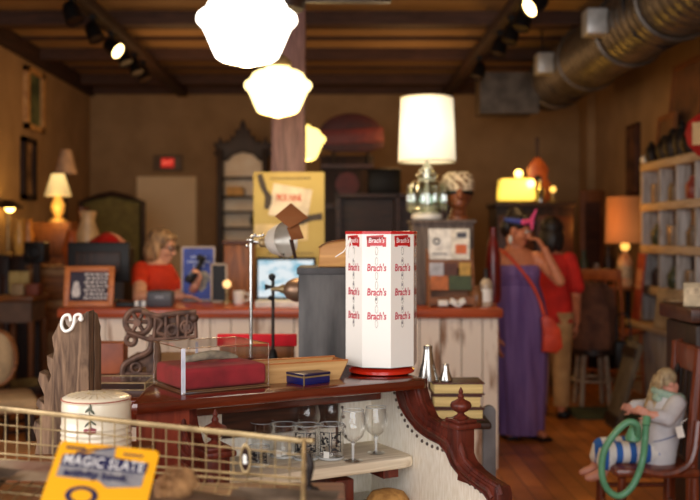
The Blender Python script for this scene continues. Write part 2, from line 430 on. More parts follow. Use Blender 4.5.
# etagere with carved crest
D = 12.6; s = D/F
p = base(243, D, 0)
t = thing('carved_etagere', 'tall dark carved etagere with pale mirror against the back wall', 'etagere', p)
zt = zz(150, D)
b = B(); b.box((-.29, 0, zt/2), (.07, .3, zt), bev=.01); b.box((.29, 0, zt/2), (.07, .3, zt), bev=.01)
for zq in (.3, .9): b.box((0, 0, zq), (.6, .3, .05))
obj('side_posts', b, m_dark, t)
arch = [(x*1.05, z*1.05) for x, z in [(-.29, 0), (-.36, .06), (-.33, .12), (-.37, .2), (-.31, .2), (-.28, .28), (-.24, .19), (-.2, .24), (-.17, .2), (-.14, .3), (-.1, .27), (-.09, .37), (-.05, .36), (-.03, .44), (0, .5), (.03, .44), (.05, .36), (.09, .37), (.1, .27), (.14, .3), (.17, .2), (.2, .24), (.24, .19), (.28, .28), (.31, .2), (.37, .2), (.33, .12), (.36, .06), (.29, 0), (.2, -.02), (.12, .06), (0, .09), (-.12, .06), (-.2, -.02)]]
arch_old = [(-.29, 0), (-.33, .1), (-.28, .2), (-.2, .17), (-.15, .25), (-.07, .27), (-.05, .35), (0, .4), (.05, .35), (.07, .27), (.15, .25), (.2, .17), (.28, .2), (.33, .1), (.29, 0), (.2, -.02), (.12, .06), (0, .09), (-.12, .06), (-.2, -.02)]
b = B(); b.prism([(x, z+zt-.12) for x, z in arch], -.05, .05, 'xz', bev=.008); obj('crest', b, m_dark, t)
b = B(); b.prism([(-.26, .95), (.26, .95), (.26, zt-.1), (.15, zt), (0, zt+.02), (-.15, zt), (-.26, zt-.1)], .1, .13, 'xz')
obj('mirror', b, mat('painted_reflection', (252, 238, 214), (236, 212, 178), sc=4, rough=.5), t)  # flat pale colour stands in for lamps reflected in the mirror
for py in (178, 197, 212, 228):
    b = B(); b.prism([(-.26, .1), (.26, .1), (.26, -.05), (.1, -.12), (-.1, -.12), (-.26, -.05)], zz(py, D)-.012, zz(py, D)+.012, 'xy'); obj('shelf', b, m_dark, t)
solo('storage_box', B().box((0, 0, .06), (.22, .16, .12), bev=.01), mat('lit_box', (226, 180, 110), rough=.7), 'amber box on the carved etagere shelf', 'box', (p.x-.1, D-.0, zz(197, D)+.012))
b = B(); b.lathe([(.03, 0), (.07, .03), (.08, .1), (.05, .17), (.03, .2)], 18); solo('dark_vase', b, m_dark, 'dark round vase on the etagere shelf', 'vase', (p.x+.17, D-.03, zz(228, D)+.012))

# red hanging sign and cooler cabinet
D = 11.2; s = D/F
t = thing('arched_sign', 'dark red arched shop sign above the black cabinet', 'sign', at(351, 135, D))
w = 33*s
arc = [(-w, -.14)]+[(w*math.cos(a), -.02+.27*math.sin(a)) for a in [PI-i*PI/14 for i in range(15)]]+[(w, -.14), (w*.5, -.2), (-w*.5, -.2)]
b = B(); b.prism(arc, -.03, .03, 'xz', bev=.01); obj('board', b, mat('maroon_sign', (72, 22, 20), (54, 16, 16), rough=.5), t)
b = B(); b.M = RY(-.05); b.box((0, -.045, -.02), (w*1.95, .02, .17), bev=.005); obj('banner', b, mat('banner_red', (116, 42, 36), (88, 28, 25), sc=14, rough=.5), t)
for x in (-.2, .2): obj('bracket', B().rod((x, .04, -.19), (x, .04, -.36), .02), m_iron, t)
t = thing('tall_cabinet', 'black cabinet with a red disc under the arched sign', 'cabinet', base(347, D+.2, 0))
cw = 27*s
b = B(); b.box((0, .1, zz(155, D)/2), (cw*2, .5, zz(155, D)), bev=.01); obj('body', b, m_dark, t)
b = B(); b.cyl((0, -.15, zz(184, D)), 12*s, .02, 30, M=RX(PI/2)); obj('red_disc', b, mat('disc_red', (100, 26, 24), (80, 18, 20), rough=.5), t)
b = B(); b.box((0, -.16, zz(206, D)), (cw*1.9, .04, .05)); b.box((0, -.16, zz(166, D)), (cw*1.9, .04, .04)); obj('rail', b, m_darkx, t)
# shelf unit behind with things
t = thing('low_bookcase', 'low brown bookcase behind the counter lamp', 'bookcase', base(395, 10.6, 0))
s = 10.6/F
b = B(); hz = zz(196, 10.6)
for x in (-.62, 0.02, .62): b.box((x, 0, hz/2), (.05, .35, hz))
for z in (.1, .7, 1.3, hz): b.box((0, 0, z), (1.3, .35, .04))
b.box((0, .17, hz/2), (1.28, .02, hz)); obj('carcass', b, m_darkx, t)
for i, (x, c) in enumerate([(-.45, (190, 120, 60)), (-.2, (150, 80, 40)), (.22, (170, 100, 60))]):
    solo('display_bowl', B().lathe([(.05, 0), (.1, .03), (.15, .1), (.14, .1), (.09, .04)], 20), mat('bowl_%d' % i, c, rough=.4), ('amber', 'brown', 'tan')[i]+' bowl on the low bookcase behind the counter', 'bowl', (base(395, 10.6, 0).x+x, 10.55, 1.32))
solo('dark_radio', B().box((0, 0, .14), (.36, .22, .28), bev=.03), m_black, 'black box radio on top of the low bookcase', 'radio', (base(395, 10.6, 0).x-.12, 10.6, hz+.02))

# yellow lamp, dark cabinet, guitar
D = 9.6; s = D/F
t = thing('dark_cupboard', 'dark cupboard carrying the glowing yellow lamp', 'cupboard', base(532, D+.02, 0))
hz = zz(203, D)
b = B(); b.box((0, .1, hz/2), (76*s, .5, hz), bev=.01); b.box((0, .1, hz-.02), (80*s, .56, .05), bev=.01); obj('body', b, m_dark, t)
for x in (-.19, .19):
    dd = obj('cupboard_door', B().box((x, -.165, hz*.5), (.35, .025, hz*.85), bev=.008), m_darkx, t)
    obj('knob', B().ball((x-.12*(1 if x > 0 else -1), -.19, hz*.5), .018), m_brass, dd)
t = thing('yellow_lamp', 'glowing yellow box lamp with bare bulbs above it', 'lamp', base(516, D, hz+.005))
b = B(); w = 18*s
b.box((0, 0, .125), (2*w, .2, 22*s), bev=.02, taper=.93); obj('lamp_shade', b, shade_glow('yellow_glass', (255, 205, 60), 1.7, .09, .12, .45), t)
b = B(); b.rod((.02, 0, .2), (.02, 0, .3), .012); b.rod((.02, 0, .24), (.14, 0, .24), .01); obj('stem', b, m_brass, t)
gb = emit('bulb_glow', (255, 210, 110), 7)
for x, z in ((.025, .285), (.125, .18)): obj('bulb', B().ball((x, -.11 if z < .2 else 0, z), .04), gb, t)
t = thing('guitar', 'brown guitar shaped body standing on the dark cupboard', 'guitar', base(537, D+.15, hz))
b = B(); b.prism([(-.1, .0), (.1, 0), (.15, .1), (.13, .2), (.09, .26), (.11, .34), (.06, .42), (.02, .46), (-.02, .46), (-.06, .42), (-.11, .34), (-.09, .26), (-.13, .2), (-.15, .1)], -.04, .04, 'xz', bev=.012); obj('body', b, mat('guitar_wood', (150, 78, 36), (120, 56, 26), rough=.35), t)
obj('neck', B().box((0, 0, .55), (.04, .025, .22)), m_dark, t)
obj('sound_hole', B().cyl((0, -.042, .25), .035, .004, 18, M=RX(PI/2)), m_black, t)
t = thing('candle_bulb_lamp', 'small bare bulb candle lamp right of the guitar', 'lamp', base(553, D, hz))
obj('stick', B().lathe([(.05, 0), (.015, .03), (.015, .1)], 16), m_brass, t); obj('bulb', B().ball((0, 0, .135), .032), emit('dim_bulb', (255, 200, 100), 1.6), t)
solo('blue_bottle', B().lathe([(.035, 0), (.035, .12), (.015, .16), (.015, .22)], 16), glass('bluish', (170, 180, 205), .2, .8), 'pale bottle beside the yellow lamp', 'bottle', (base(541, D-.1, 0).x, D-.08, hz+.005))

# right wall pictures and boards
def rightwall(name, y, z0, z1, w, mm, label, cat='picture', inner=None):
    t = thing(name, label, cat, (XR-.03, y, z0))
    obj('frame', B().b2(-.02, .025, -w/2, w/2, 0, z1-z0, .008), mm, t)
    obj('picture_panel', B().b2(-.03, -.02, -w/2+.04, w/2-.04, .05, z1-z0-.05), inner or m_tan, t)
yy = 3.4*F/296
rightwall('tall_print', yy, zz(196, yy), zz(124, yy), .42, m_darkx, 'tall narrow brown print on the right wall', 'picture', mat('print_brown', (118, 74, 44), (60, 36, 24), sc=4, rough=.8))
t = thing('door_panel', 'brown wooden door panel leaning at the back right wall', 'board', base(592, 11.9, 0))
b = B(); b.box((0, 0, 1.0), (.3, .06, 2.0), bev=.01); obj('panel', b, m_brownz, t)
b = B(); b.box((0, -.034, 1.4), (.18, .01, .9)); b.box((0, -.034, .5), (.18, .01, .6)); obj('inset', b, m_darkx, t)

# left wall: framed painting, lamps, furniture
def leftwall(name, px0, px1, py0, py1, mf, mi, label):
    y0 = XL*F/(px0-CX); y1 = XL*F/(px1-CX); ym = (y0+y1)/2
    z1, z0 = zz(py0, ym), zz(py1, ym)
    t = thing(name, label, 'picture', (XL+.03, ym, z0))
    b = B(); w = abs(y1-y0); h = z1-z0
    b.b2(-.03, .02, -w/2, w/2, 0, .06); b.b2(-.03, .02, -w/2, w/2, h-.06, h); b.b2(-.03, .02, -w/2, -w/2+.1, 0, h); b.b2(-.03, .02, w/2-.1, w/2, 0, h)
    obj('frame', b, mf, t); obj('canvas', B().b2(-.025, -.01, -w/2+.08, w/2-.08, .05, h-.05), mi, t)
leftwall('framed_painting', 23, 41, 70, 131, mat('gilt_frame', (214, 166, 104), (180, 130, 76), rough=.5), mat('dim_landscape', (130, 136, 92), (50, 64, 44), sc=3, rough=.7), 'framed dark landscape painting high on the left wall')
leftwall('carved_wall_relief', 20, 33, 138, 200, m_dark, mat('carved_pale', (190, 150, 105), (110, 80, 52), sc=5, rough=.8), 'tall pale carved panel under the landscape painting')
def lamp(px, D, z, hb, shade, mb, ms, label, base_prof=None, ribs=0):
    t = thing('table_lamp', label, 'lamp', base(px, D, z))
    r0, r1, zs0, zs1 = shade
    pf = base_prof or [(.09, 0), (.09, .02), (.03, .04), (.07, .12), (.075, .18), (.03, .26), (.015, .3), (.015, hb)]
    obj('base', B().lathe(pf, 24), mb, t)
    pr = [(r0+(r1-r0)*i/12, zs0+(zs1-zs0)*i/12) for i in range(13)]
    obj('lamp_shade', B().lathe(pr, 36, cap=False, wob=(lambda a, zq: .025*math.cos(18*a)) if ribs else None), ms, t)
    obj('bulb', B().ball((0, 0, zs0+.03), .035), emit('bulb_'+label[:6], (255, 205, 120), 9), t)
    return t
D = 10.2; s = D/F
sh_cream = shade_glow('cream_pleated_shade', (255, 214, 130), 1.1, .5, .2, .35)
zt = zz(222, D)
lamp(58, D, zt, .34, (13*s, 6*s, zz(196, D)-zt, zz(174, D)-zt), mat('lit_ceramic', (232, 190, 120), rough=.4), sh_cream, 'lit pleated cream lamp on the brown chest at the left', ribs=1)
t = thing('brown_chest', 'tall brown chest carrying the lit cream lamp', 'chest', base(57, D+.12, 0))
b = B(); b.box((0, 0, zt/2), (.4, .42, zt-.01), bev=.01); obj('body', b, m_brownz, t)
for i in range(4): obj('chest_front', B().box((0, -.215, zt-.2-i*.34), (.34, .02, .3), bev=.006), m_brownz, t)
t = thing('wall_lamp', 'unlit pale cone lamp behind the lit cream lamp', 'lamp', at(66, 174, 10.9))
s = 10.9/F
obj('lamp_shade', B().lathe([(11*s, 0), (5*s, 24*s)], 30, cap=False), mat('dim_shade', (206, 170, 136), rough=.8), t)
obj('pole', B().rod((0, 0, -zz(174, 10.9)), (0, 0, .1), .015), m_iron, t); obj('foot', B().lathe([(.14, 0), (.14, .02), (.03, .04)], 24, (0, 0, -zz(174, 10.9))), m_iron, t)
t = thing('bulb_lamp', 'small lamp with a bare glowing bulb at the left edge', 'lamp', base(8, 10, 1.25))
obj('stick', B().lathe([(.08, 0), (.02, .03), (.02, .42)], 18), m_brass, t); obj('bulb', B().ball((.02, 0, .485), .05), emit('bare_bulb', (255, 205, 105), 16), t)
obj('reflector', B().lathe([(.05, .56), (.14, .5), (.16, .47)], 24, cap=False), m_dark, t)
t = thing('display_hutch', 'dark display hutch below the bare bulb lamp', 'hutch', base(9, 10.0, 0))
b = B(); b.box((0, .0, .62), (.16, .5, 1.22), bev=.01); b.box((0, .0, 1.235), (.18, .54, .03)); obj('body', b, m_dark, t)
for x in (-.0375, .0375): obj('hutch_door', B().box((x, -.255, .6), (.065, .02, .9), bev=.008), m_darkx, t)
t = thing('narrow_console', 'narrow dark console with two amber vases at the left', 'console', base(25, 9.85, 0)); obj('body', B().box((0, 0, .61), (.2, .3, 1.22), bev=.01), m_dark, t); obj('top', B().box((0, 0, 1.235), (.22, .34, .03), bev=.006), m_darkx, t)
for i, (px, py, c, kind) in enumerate([(21, 214, (208, 150, 70), 'amber glass'), (30, 222, (180, 110, 40), 'orange glass')]):
    q = base(px, 9.9, 1.25)
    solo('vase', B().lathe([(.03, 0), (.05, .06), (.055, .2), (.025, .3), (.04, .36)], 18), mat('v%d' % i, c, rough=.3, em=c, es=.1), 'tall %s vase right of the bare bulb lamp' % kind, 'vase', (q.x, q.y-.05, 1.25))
D = 9.0; s = D/F
t = thing('black_speaker', 'black square speaker on a plain stand, left side', 'speaker', base(37, D, 0))
z1 = zz(263, D)
obj('cabinet', B().box((0, 0, z1+.1), (20*s, .2, 21*s), bev=.01), m_black, t); obj('cone', B().torus((0, -.105, z1+.1), .06, .012, RX(PI/2)), m_iron, t)
b = B(); b.box((0, 0, z1/2), (.06, .06, z1)); b.box((0, 0, .02), (.3, .3, .04)); obj('stand', b, m_dark, t)
D = 8.4; s = D/F; zt = zz(296, D)
t = thing('side_table', 'brown side table at the left with drawers', 'table', base(22, D+.2, 0))
obj('tabletop', B().box((0, 0, zt-.025), (40*s, .5, .05), bev=.012), m_brown, t)
obj('apron', B().box((0, 0, zt-.14), (34*s, .42, .18)), mat('grey_apron', (120, 92, 74), rough=.6), t)
for x in (-.14, .14):
    for y in (-.19, .19): obj('leg', B().cyl((x, y, 0), .02, zt-.22, 12, .03), m_brownz, t)
for i, (dx, c, n) in enumerate([(-.07, (170, 140, 100), 'tan'), (.06, (130, 60, 36), 'rust brown')]):
    solo('book_box', B().box((0, 0, .05), (.11, .15, .1), bev=.008), mat('bb%d' % i, c, rough=.6), n+' box on the brown side table', 'box', (base(22, D, 0).x+dx, D+.15, zt))
for i, (px, n) in enumerate([(14, 'left'), (24, 'right')]):
    solo('framed_card', B().box((0, 0, .14), (.09, .02, .2), bev=.004), mat('card_olive%d' % i, (196, 172, 108), (170, 140, 80), rough=.7), 'olive card standing on the brown side table, %s of the pair' % n, 'card', (base(px, 8.75, 0).x, 8.75, zz(296, 8.4)-.04), 0, 'olive cards')
D = 9.4
t = thing('pale_dresser', 'pale low dresser behind the black speaker', 'dresser', base(62, D, 0)); zt = zz(266, D)
obj('body', B().box((0, 0, zt/2), (.55, .3, zt-.02), bev=.01), mat('dresser_tan', (176, 134, 88), (140, 100, 62), rough=.6), t); obj('top', B().box((0, 0, zt-.01), (.6, .34, .03), bev=.006), m_brown, t)
for i in range(2): obj('drawer', B().box((0, -.155, zt-.2-.3*i), (.48, .015, .24), bev=.005), m_brown, t)
# green headboard settee, red cloth, tall brown carving
D = 11.6; s = D/F
t = thing('green_settee', 'high backed settee in olive green by the back wall', 'settee', base(112, D, 0)); zt = zz(197, D)
w = 31*s
b = B(); b.prism([(-w, .35), (w, .35), (w, zt-.08), (w*.5, zt-.01), (0, zt+.02), (-w*.5, zt-.01), (-w, zt-.08)], 0, .12, 'xz', bev=.02); obj('backrest', b, mat('olive_velvet', (104, 96, 52), (84, 76, 42), rough=.9), t)
b = B(); b.tube([(-w, -.01, .35), (-w, -.01, zt-.06), (-w*.5, -.01, zt), (0, -.01, zt+.04), (w*.5, -.01, zt), (w, -.01, zt-.06), (w, -.01, .35)], .035); obj('carved_rim', b, m_dark, t)
obj('seat', B().box((0, -.3, .42), (2*w, .55, .16), bev=.04), mat('olive_seat', (100, 90, 50), rough=.9), t)
for x in (-w+.05, w-.05): obj('leg', B().cyl((x, -.5, 0), .025, .34, 12, .04), m_dark, t)
t = thing('red_cloth', 'crumpled red cloth heap behind the computer monitor', 'cloth', base(108, 8.2, 0))
b = B(); zc = zz(248, 8.2)
b.lathe([(.17, zc), (.15, zc+.05), (.09, zc+.1), (.03, zc+.13), (.0, zc+.135)], 20, wob=lambda a, z: .15*math.sin(5*a+z*30)); obj('folds', b, m_red, t)
b = B(); b.box((0, 0, zc/2), (.36, .4, zc), bev=.01); solo('dark_chest', b, m_dark, 'dark chest under the red cloth heap', 'chest', base(108, 8.2, 0))
b = B(); b.lathe([(.06, 0), (.07, .3), (.05, .6), (.07, .9), (.09, 1.2), (.08, 1.45), (.05, 1.6), (.07, 1.75)], 18, wob=lambda a, z: .12*math.sin(4*a+z*9)); solo('carved_figure', b, m_darkx, 'tall dark carved wooden column beside the brown chest', 'carving', base(83, 10.5, 0))
solo('orange_vase', B().lathe([(.06, 0), (.1, .15), (.06, .3), (.05, .34)], 18), mat('orange_glaze', (190, 90, 36), rough=.35), 'orange vase right of the brown chest', 'vase', base(72, 9.35, zz(266, 9.4)+.006))
solo('cream_urn', B().lathe([(.05, 0), (.09, .1), (.1, .3), (.06, .42), (.08, .5)], 18), mat('cream_glaze', (210, 170, 120), rough=.4), 'tan urn behind the framed chalkboard', 'urn', base(88, 8.6, 1.16))
solo("plinth", B().b2(-.12, .12, -.12, .12, 0, 1.16, .01), m_dark, "dark plinth under the tan urn", "plinth", base(88, 8.6, 0))

# chairs (left, dark) -------------------------------------------------------
def chair(label, loc, rz, mm, back_h=.95, seat=.45, slats=4, group=None, ms=None):
    t = thing('wooden_chair', label, 'chair', loc, rz, group)
    obj('seat', B().box((0, 0, seat-.02), (.42, .42, .04), bev=.015), ms or mm, t)
    for sx in (-1, 1):
        obj('leg', B().rod((sx*.17, -.17, seat-.03), (sx*.19, -.2, 0), .018, .014), mm, t)
        obj('leg', B().rod((sx*.17, .18, seat-.03), (sx*.18, .22, 0), .018, .014), mm, t)
    b = B()
    for sx in (-1, 1): b.rod((sx*.18, .19, seat-.03), (sx*.19, .27, back_h), .018, .014)
    b.box((0, .268, back_h-.05), (.4, .025, .1), bev=.01)
    for i in range(slats):
        x = -.13+.26*i/(slats-1); b.rod((x, .195, seat), (x, .262, back_h-.08), .009)
    obj('backrest', b, mm, t)
    b = B(); b.rod((-.18, -.185, .2), (.18, -.185, .2), .011); b.rod((-.18, .2, .25), (.18, .2, .25), .011); b.rod((-.18, -.18, .16), (-.18, .2, .16), .011); b.rod((.18, -.18, .16), (.18, .2, .16), .011); obj('stretcher', b, mm, t)
    return t
chair('dark spindle chair at the far left behind the sawtooth board', base(28, 6.6, 0), 2.2, m_dark)
t = thing('oval_back_chair', 'pale oval backed chair at the left edge', 'chair', base(0, 6.0, 0), .4)
b = B(); b.ball((0, .2, zz(362, 6.0)), (.1, .05, .17)); obj('backrest', b, mat('pale_uphol', (196, 168, 128), rough=.9), t)
b = B(); b.torus((0, .2, zz(362, 6.0)), .11, .016, RX(PI/2), sy=1.55); obj('back_frame', b, m_brown, t)
obj('seat', B().box((0, 0, .42), (.42, .42, .1), bev=.04), mat('pale_seat', (190, 160, 120), rough=.9), t)
for sx in (-1, 1):
    for sy in (-1, 1): obj('leg', B().rod((sx*.17, sy*.17, .4), (sx*.19, sy*.19, 0), .022, .014), m_dark, t)
# ============================================================= COUNTER
CD = 6.0; CX0, CX1 = base(62, CD, 0).x, base(499, CD, 0).x; CT = 1.0
t = thing('shop_counter', 'long counter of distressed whitewashed planks with red wood top', 'counter', ((CX0+CX1)/2, CD, 0))
w = CX1-CX0
obj('countertop', B().box((0, .34, CT-.03), (w+.04, .78, .06), bev=.015), m_redwood, t)
m_white_dist = mat('whitewashed_planks', (238, 224, 204), (150, 116, 90), sc=3.2, st=(5, 5, 1), rough=.8, detail=8, lo=.32, hi=.46, bump=.1)
b = B(); random.seed(3); x = -w/2
while x < w/2-.02:
    pw = min(.13, w/2-x); b.box((x+pw/2, .045+random.uniform(-.003, .003), (CT-.06)/2), (pw-.006, .03, CT-.06)); x += .13
y = .06
for i in range(5): b.box((w/2-.012, .1+i*.13, (CT-.06)/2), (.024, .124, CT-.06))
for i in range(5): b.box((-w/2+.012, .1+i*.13, (CT-.06)/2), (.024, .124, CT-.06))
obj('plank_front', b, m_white_dist, t)
b = B(); b.box((0, .37, (CT-.06)/2), (w-.06, .58, CT-.08)); obj('carcass', b, m_dark, t)
SX = CD/F

# framed chalkboard
p = base(88, 6.1, CT)
t = thing('framed_chalkboard', 'small chalkboard in wooden frame leaning on the counter end', 'chalkboard', p)
s = 6.1/F; b = B(); T = RX(-.2); b.M = T
W, Hh = 50*s, 41*s
for x in (-W/2+.018, W/2-.018): b.box((x, 0, Hh/2), (.036, .025, Hh), bev=.006)
for z in (.018, Hh-.018): b.box((0, 0, z), (W-.06, .025, .036), bev=.006)
obj('frame', b, wood('orange_oak', (204, 124, 66), (168, 96, 48), 'x', rough=.4), t)
b = B(); b.M = T; b.box((0, .004, Hh/2), (W-.06, .01, Hh-.06)); bd = obj('slate_panel', b, mat('slate_board', (66, 62, 78), (44, 40, 54), rough=.8), t)
b = B(); b.M = T; random.seed(5)
for i, z in enumerate((.205, .18, .155, .13, .105, .08, .055)):
    x = -.03+.01*(i % 2)
    while x < .105:
        l = random.uniform(.012, .03); b.box((x+l/2, -.0025, z), (l, .002, .013), RY(random.uniform(-.25, .25))); x += l+.009
b.lathe([(.02, 0), (.028, .03), (.02, .07), (.012, .1)], 12, (-.08, -.001, .06), Matrix.Diagonal((1, .05, 1, 1)))
obj('chalk_writing', b, mat('chalk', (232, 226, 220), (190, 184, 182), sc=60, rough=.9), t)
# black monitor back
p = base(99, 6.45, CT); s = 6.45/F
t = thing('monitor', 'black monitor seen from behind the framed chalkboard', 'monitor', p)
obj('screen_back', B().box((0, 0, .27), (62*s, .04, 40*s), bev=.012), m_black, t)
b = B(); b.box((0, .03, .08), (.06, .03, .18)); b.box((0, .03, .01), (.24, .16, .02), bev=.006); obj('stand', b, m_black, t)
b = B(); b.box((0, -.024, .27), (.3, .02, .14), bev=.008); obj('vent_panel', b, m_dark, t)
# card reader, little box
p = base(160, 6.05, CT); s = 6.05/F
t = thing('card_reader', 'dark grey rounded card machine at the counter edge', 'card reader', p)
m_grey = mat('charcoal_plastic', (72, 70, 76), (62, 60, 66), rough=.45)
obj('housing', B().box((0, .03, .052), (26*s, .12, .104), bev=.018), m_grey, t)
obj('badge', B().box((0, -.032, .065), (.05, .004, .014)), mat('badge', (150, 150, 156), rough=.4), t)
obj('slot', B().box((.02, .03, .105), (.1, .012, .004)), m_black, t)
p = base(141, 6.1, CT); t = thing('tissue_packet', 'small white and black packet left of the card machine', 'packet', p)
obj('wrapper', B().box((0, 0, .02), (.07, .06, .04), bev=.006), m_white, t); obj('band', B().box((0, -.001, .02), (.022, .062, .041)), m_grey, t)
solo('dark_tray', B().box((0, 0, .015), (.11, .1, .03), bev=.006), m_black, 'flat black tray left of the white packet', 'tray', base(126, 6.1, CT))
# blue sign
p = base(198, 6.6, CT); s = 6.6/F
t = thing('blue_sign', 'blue printed sign in pale frame standing on the counter', 'sign', p); T = RX(-.06)
b = B(); b.M = T; Hh = 55*s; W = 34*s
for x in (-W/2+.007, W/2-.007): b.box((x, 0, Hh/2), (.014, .016, Hh))
for z in (.007, Hh-.007): b.box((0, 0, z), (W, .016, .014))
obj('frame', b, mat('pale_frame', (176, 160, 150), rough=.5), t)
b = B(); b.M = T; b.box((0, .002, Hh/2), (W-.02, .01, Hh-.02)); obj('poster', b, mat('royal_blue', (28, 62, 170), (22, 48, 140), rough=.5), t)
b = B(); b.M = T; random.seed(8)
for i, z in enumerate((.3, .268, .24)):
    l0 = (.1, .15, .07)[i]; x = -l0/2
    while x < l0/2: q = random.uniform(.01, .024); b.box((x+q/2, -.0045, z), (q, .002, .014)); x += q+.006
obj('lettering', b, mat('sign_white', (176, 190, 224), rough=.6), t)
b = B(); b.M = T
for x, z, rx in ((-.02, .165, .05), (.03, .16, .05), (.0, .13, .03), (.04, .105, .022), (.02, .085, .02)): b.lathe([(.001, 0), (rx, .002), (.001, .004)], 14, (x, -.004, z), RX(PI/2))
obj('picture', b, mat('sign_pic', (170, 164, 150), (84, 96, 120), sc=30, rough=.6), t)
p = base(219, 6.5, CT); s = 6.5/F
t = thing('framed_blackboard', 'black panel in a pale frame right of the blue sign', 'frame', p)
b = B()
for x in (-.05, .05): b.box((x, 0, .125), (.012, .02, .26))
for z in (.006, .254): b.box((0, 0, z), (.112, .02, .012))
obj('frame', b, mat('pale_frame2', (176, 160, 140), rough=.5), t); obj('panel', B().box((0, .004, .13), (.09, .01, .24)), m_black, t)
solo('white_mug', B().lathe([(.03, 0), (.036, .01), (.038, .085), (.034, .085), (.032, .015)], 20, cap=True).torus((.045, 0, .045), .024, .006, RX(PI/2)), m_white, 'white mug behind the chrome lamp pole', 'mug', base(239, 6.35, CT))
t = thing('bulb_lamp', 'small glowing round bulb right of the black frame', 'lamp', base(227, 6.42, CT))
obj('stem', B().lathe([(.035, 0), (.035, .012), (.012, .02), (.012, .1)], 16), m_brass, t); obj('bulb', B().ball((0, 0, .125), .028), emit('bulb_soft', (255, 208, 140), 1.3), t)
t = thing('wooden_crate', 'brown wooden crate standing on the counter behind the mug', 'crate', base(240, 6.58, CT))
obj('body', B().box((0, 0, .2), (.2, .16, .38), bev=.01), m_brownz, t); obj('lid', B().box((0, 0, .4), (.22, .18, .025), bev=.006), m_darkx, t)
# poster
p = base(289, 6.7, CT); s = 6.7/F
t = thing('yellow_poster', 'tall mustard yellow poster with a tilted white note', 'poster', p)
Hh = zz(172, 6.7)-CT; W = 71*s
m_must = mat('mustard', (190, 170, 98), (174, 152, 84), sc=3, rough=.6)
obj('board', B().box((0, 0, Hh/2), (W, .02, Hh), bev=.004), m_must, t)
T = Matrix.Translation((0, -.012, 0))
b = B(); b.M = T @ Matrix.Translation((.01, 0, Hh-.21)) @ RY(.17); b.box((0, 0, 0), (.27, .004, .22)); obj('white_note', b, mat('note_paper', (232, 220, 196), rough=.7), t)
text('lettering', 'PICK NINE', .17, mat('orange_ink', (206, 84, 54), rough=.7), t, (.0, -.017, Hh-.18), (PI/2, 0, 0), .03, 0, 1.7)
m_ink = mat('grey_ink', (74, 66, 60), (54, 48, 44), rough=.8)
b = B(); b.M = T; m_hnd = 1; b.prism([(-.22, Hh-.02), (-.185, Hh-.01), (-.15, Hh-.12), (-.115, Hh-.17), (-.12, Hh-.22), (-.14, Hh-.26), (-.17, Hh-.25), (-.165, Hh-.17), (-.2, Hh-.1)], -.003, .001, 'xz'); obj('pointing_hand', b, m_ink, t); b = B(); b.M = T
b.prism([(.23, Hh-.28), (.12, Hh-.3), (.06, Hh-.33), (.05, Hh-.37), (.1, Hh-.36), (.16, Hh-.335), (.23, Hh-.33)], -.003, .001, 'xz'); obj('pointing_hand', b, m_ink, t)
b = B(); b.M = T; b.box((-.15, 0, Hh-.44), (.17, .003, .16)); m_pb = mat('pale_block', (222, 200, 150), rough=.7); obj('pale_block', b, m_pb, t); b = B(); b.M = T; b.box((.08, 0, Hh-.4), (.1, .003, .14)); obj('pale_block', b, m_pb, t)
b = B(); b.M = T
x = -.12
while x < .15: b.box((x, 0, Hh-.045+.01*x), (.012, .003, .012)); x += .02
x = -.14
while x < .18: b.box((x, 0, Hh-.56), (.012, .003, .01)); x += .02
obj('fine_print', b, m_ink, t)
# lit monitor
p = base(286, 6.3, CT); s = 6.3/F
t = thing('monitor', 'lit computer monitor below the yellow poster', 'monitor', p)
obj('bezel', B().box((0, 0, .165), (60*s, .04, 44*s), bev=.008), m_black, t)
ms = bpy.data.materials.new('screen_page'); ms.use_nodes = True; nt = ms.node_tree; bs = nt.nodes['Principled BSDF']
tc = nt.nodes.new('ShaderNodeTexCoord'); vz = nt.nodes.new('ShaderNodeTexNoise'); vz.inputs['Scale'].default_value = 9; mpp = nt.nodes.new('ShaderNodeMapping'); mpp.inputs['Scale'].default_value = (1, 1, 2)
cr = nt.nodes.new('ShaderNodeValToRGB'); cr.color_ramp.elements[0].position = .38; cr.color_ramp.elements[0].color = lin((120, 190, 215)); cr.color_ramp.elements[1].position = .55; cr.color_ramp.elements[1].color = lin((236, 246, 250))
nt.links.new(tc.outputs['Object'], mpp.inputs[0]); nt.links.new(mpp.outputs[0], vz.inputs['Vector']); nt.links.new(vz.outputs['Fac'], cr.inputs[0]); nt.links.new(cr.outputs[0], bs.inputs['Emission Color']); bs.inputs['Emission Strength'].default_value = .85; bs.inputs['Base Color'].default_value = (.02, .02, .02, 1)
obj('screen', B().box((0, -.022, .168), (55*s, .004, 37*s)), ms, t)
b = B(); b.box((0, .03, .03), (.06, .03, .08)); b.box((0, .03, .006), (.22, .15, .012)); obj('stand', b, m_black, t)
solo('white_papers', B().box((0, 0, .02), (.3, .16, .04), bev=.004), m_paper, 'pale stack of paper in front of the lit monitor', 'papers', base(280, 6.1, CT))

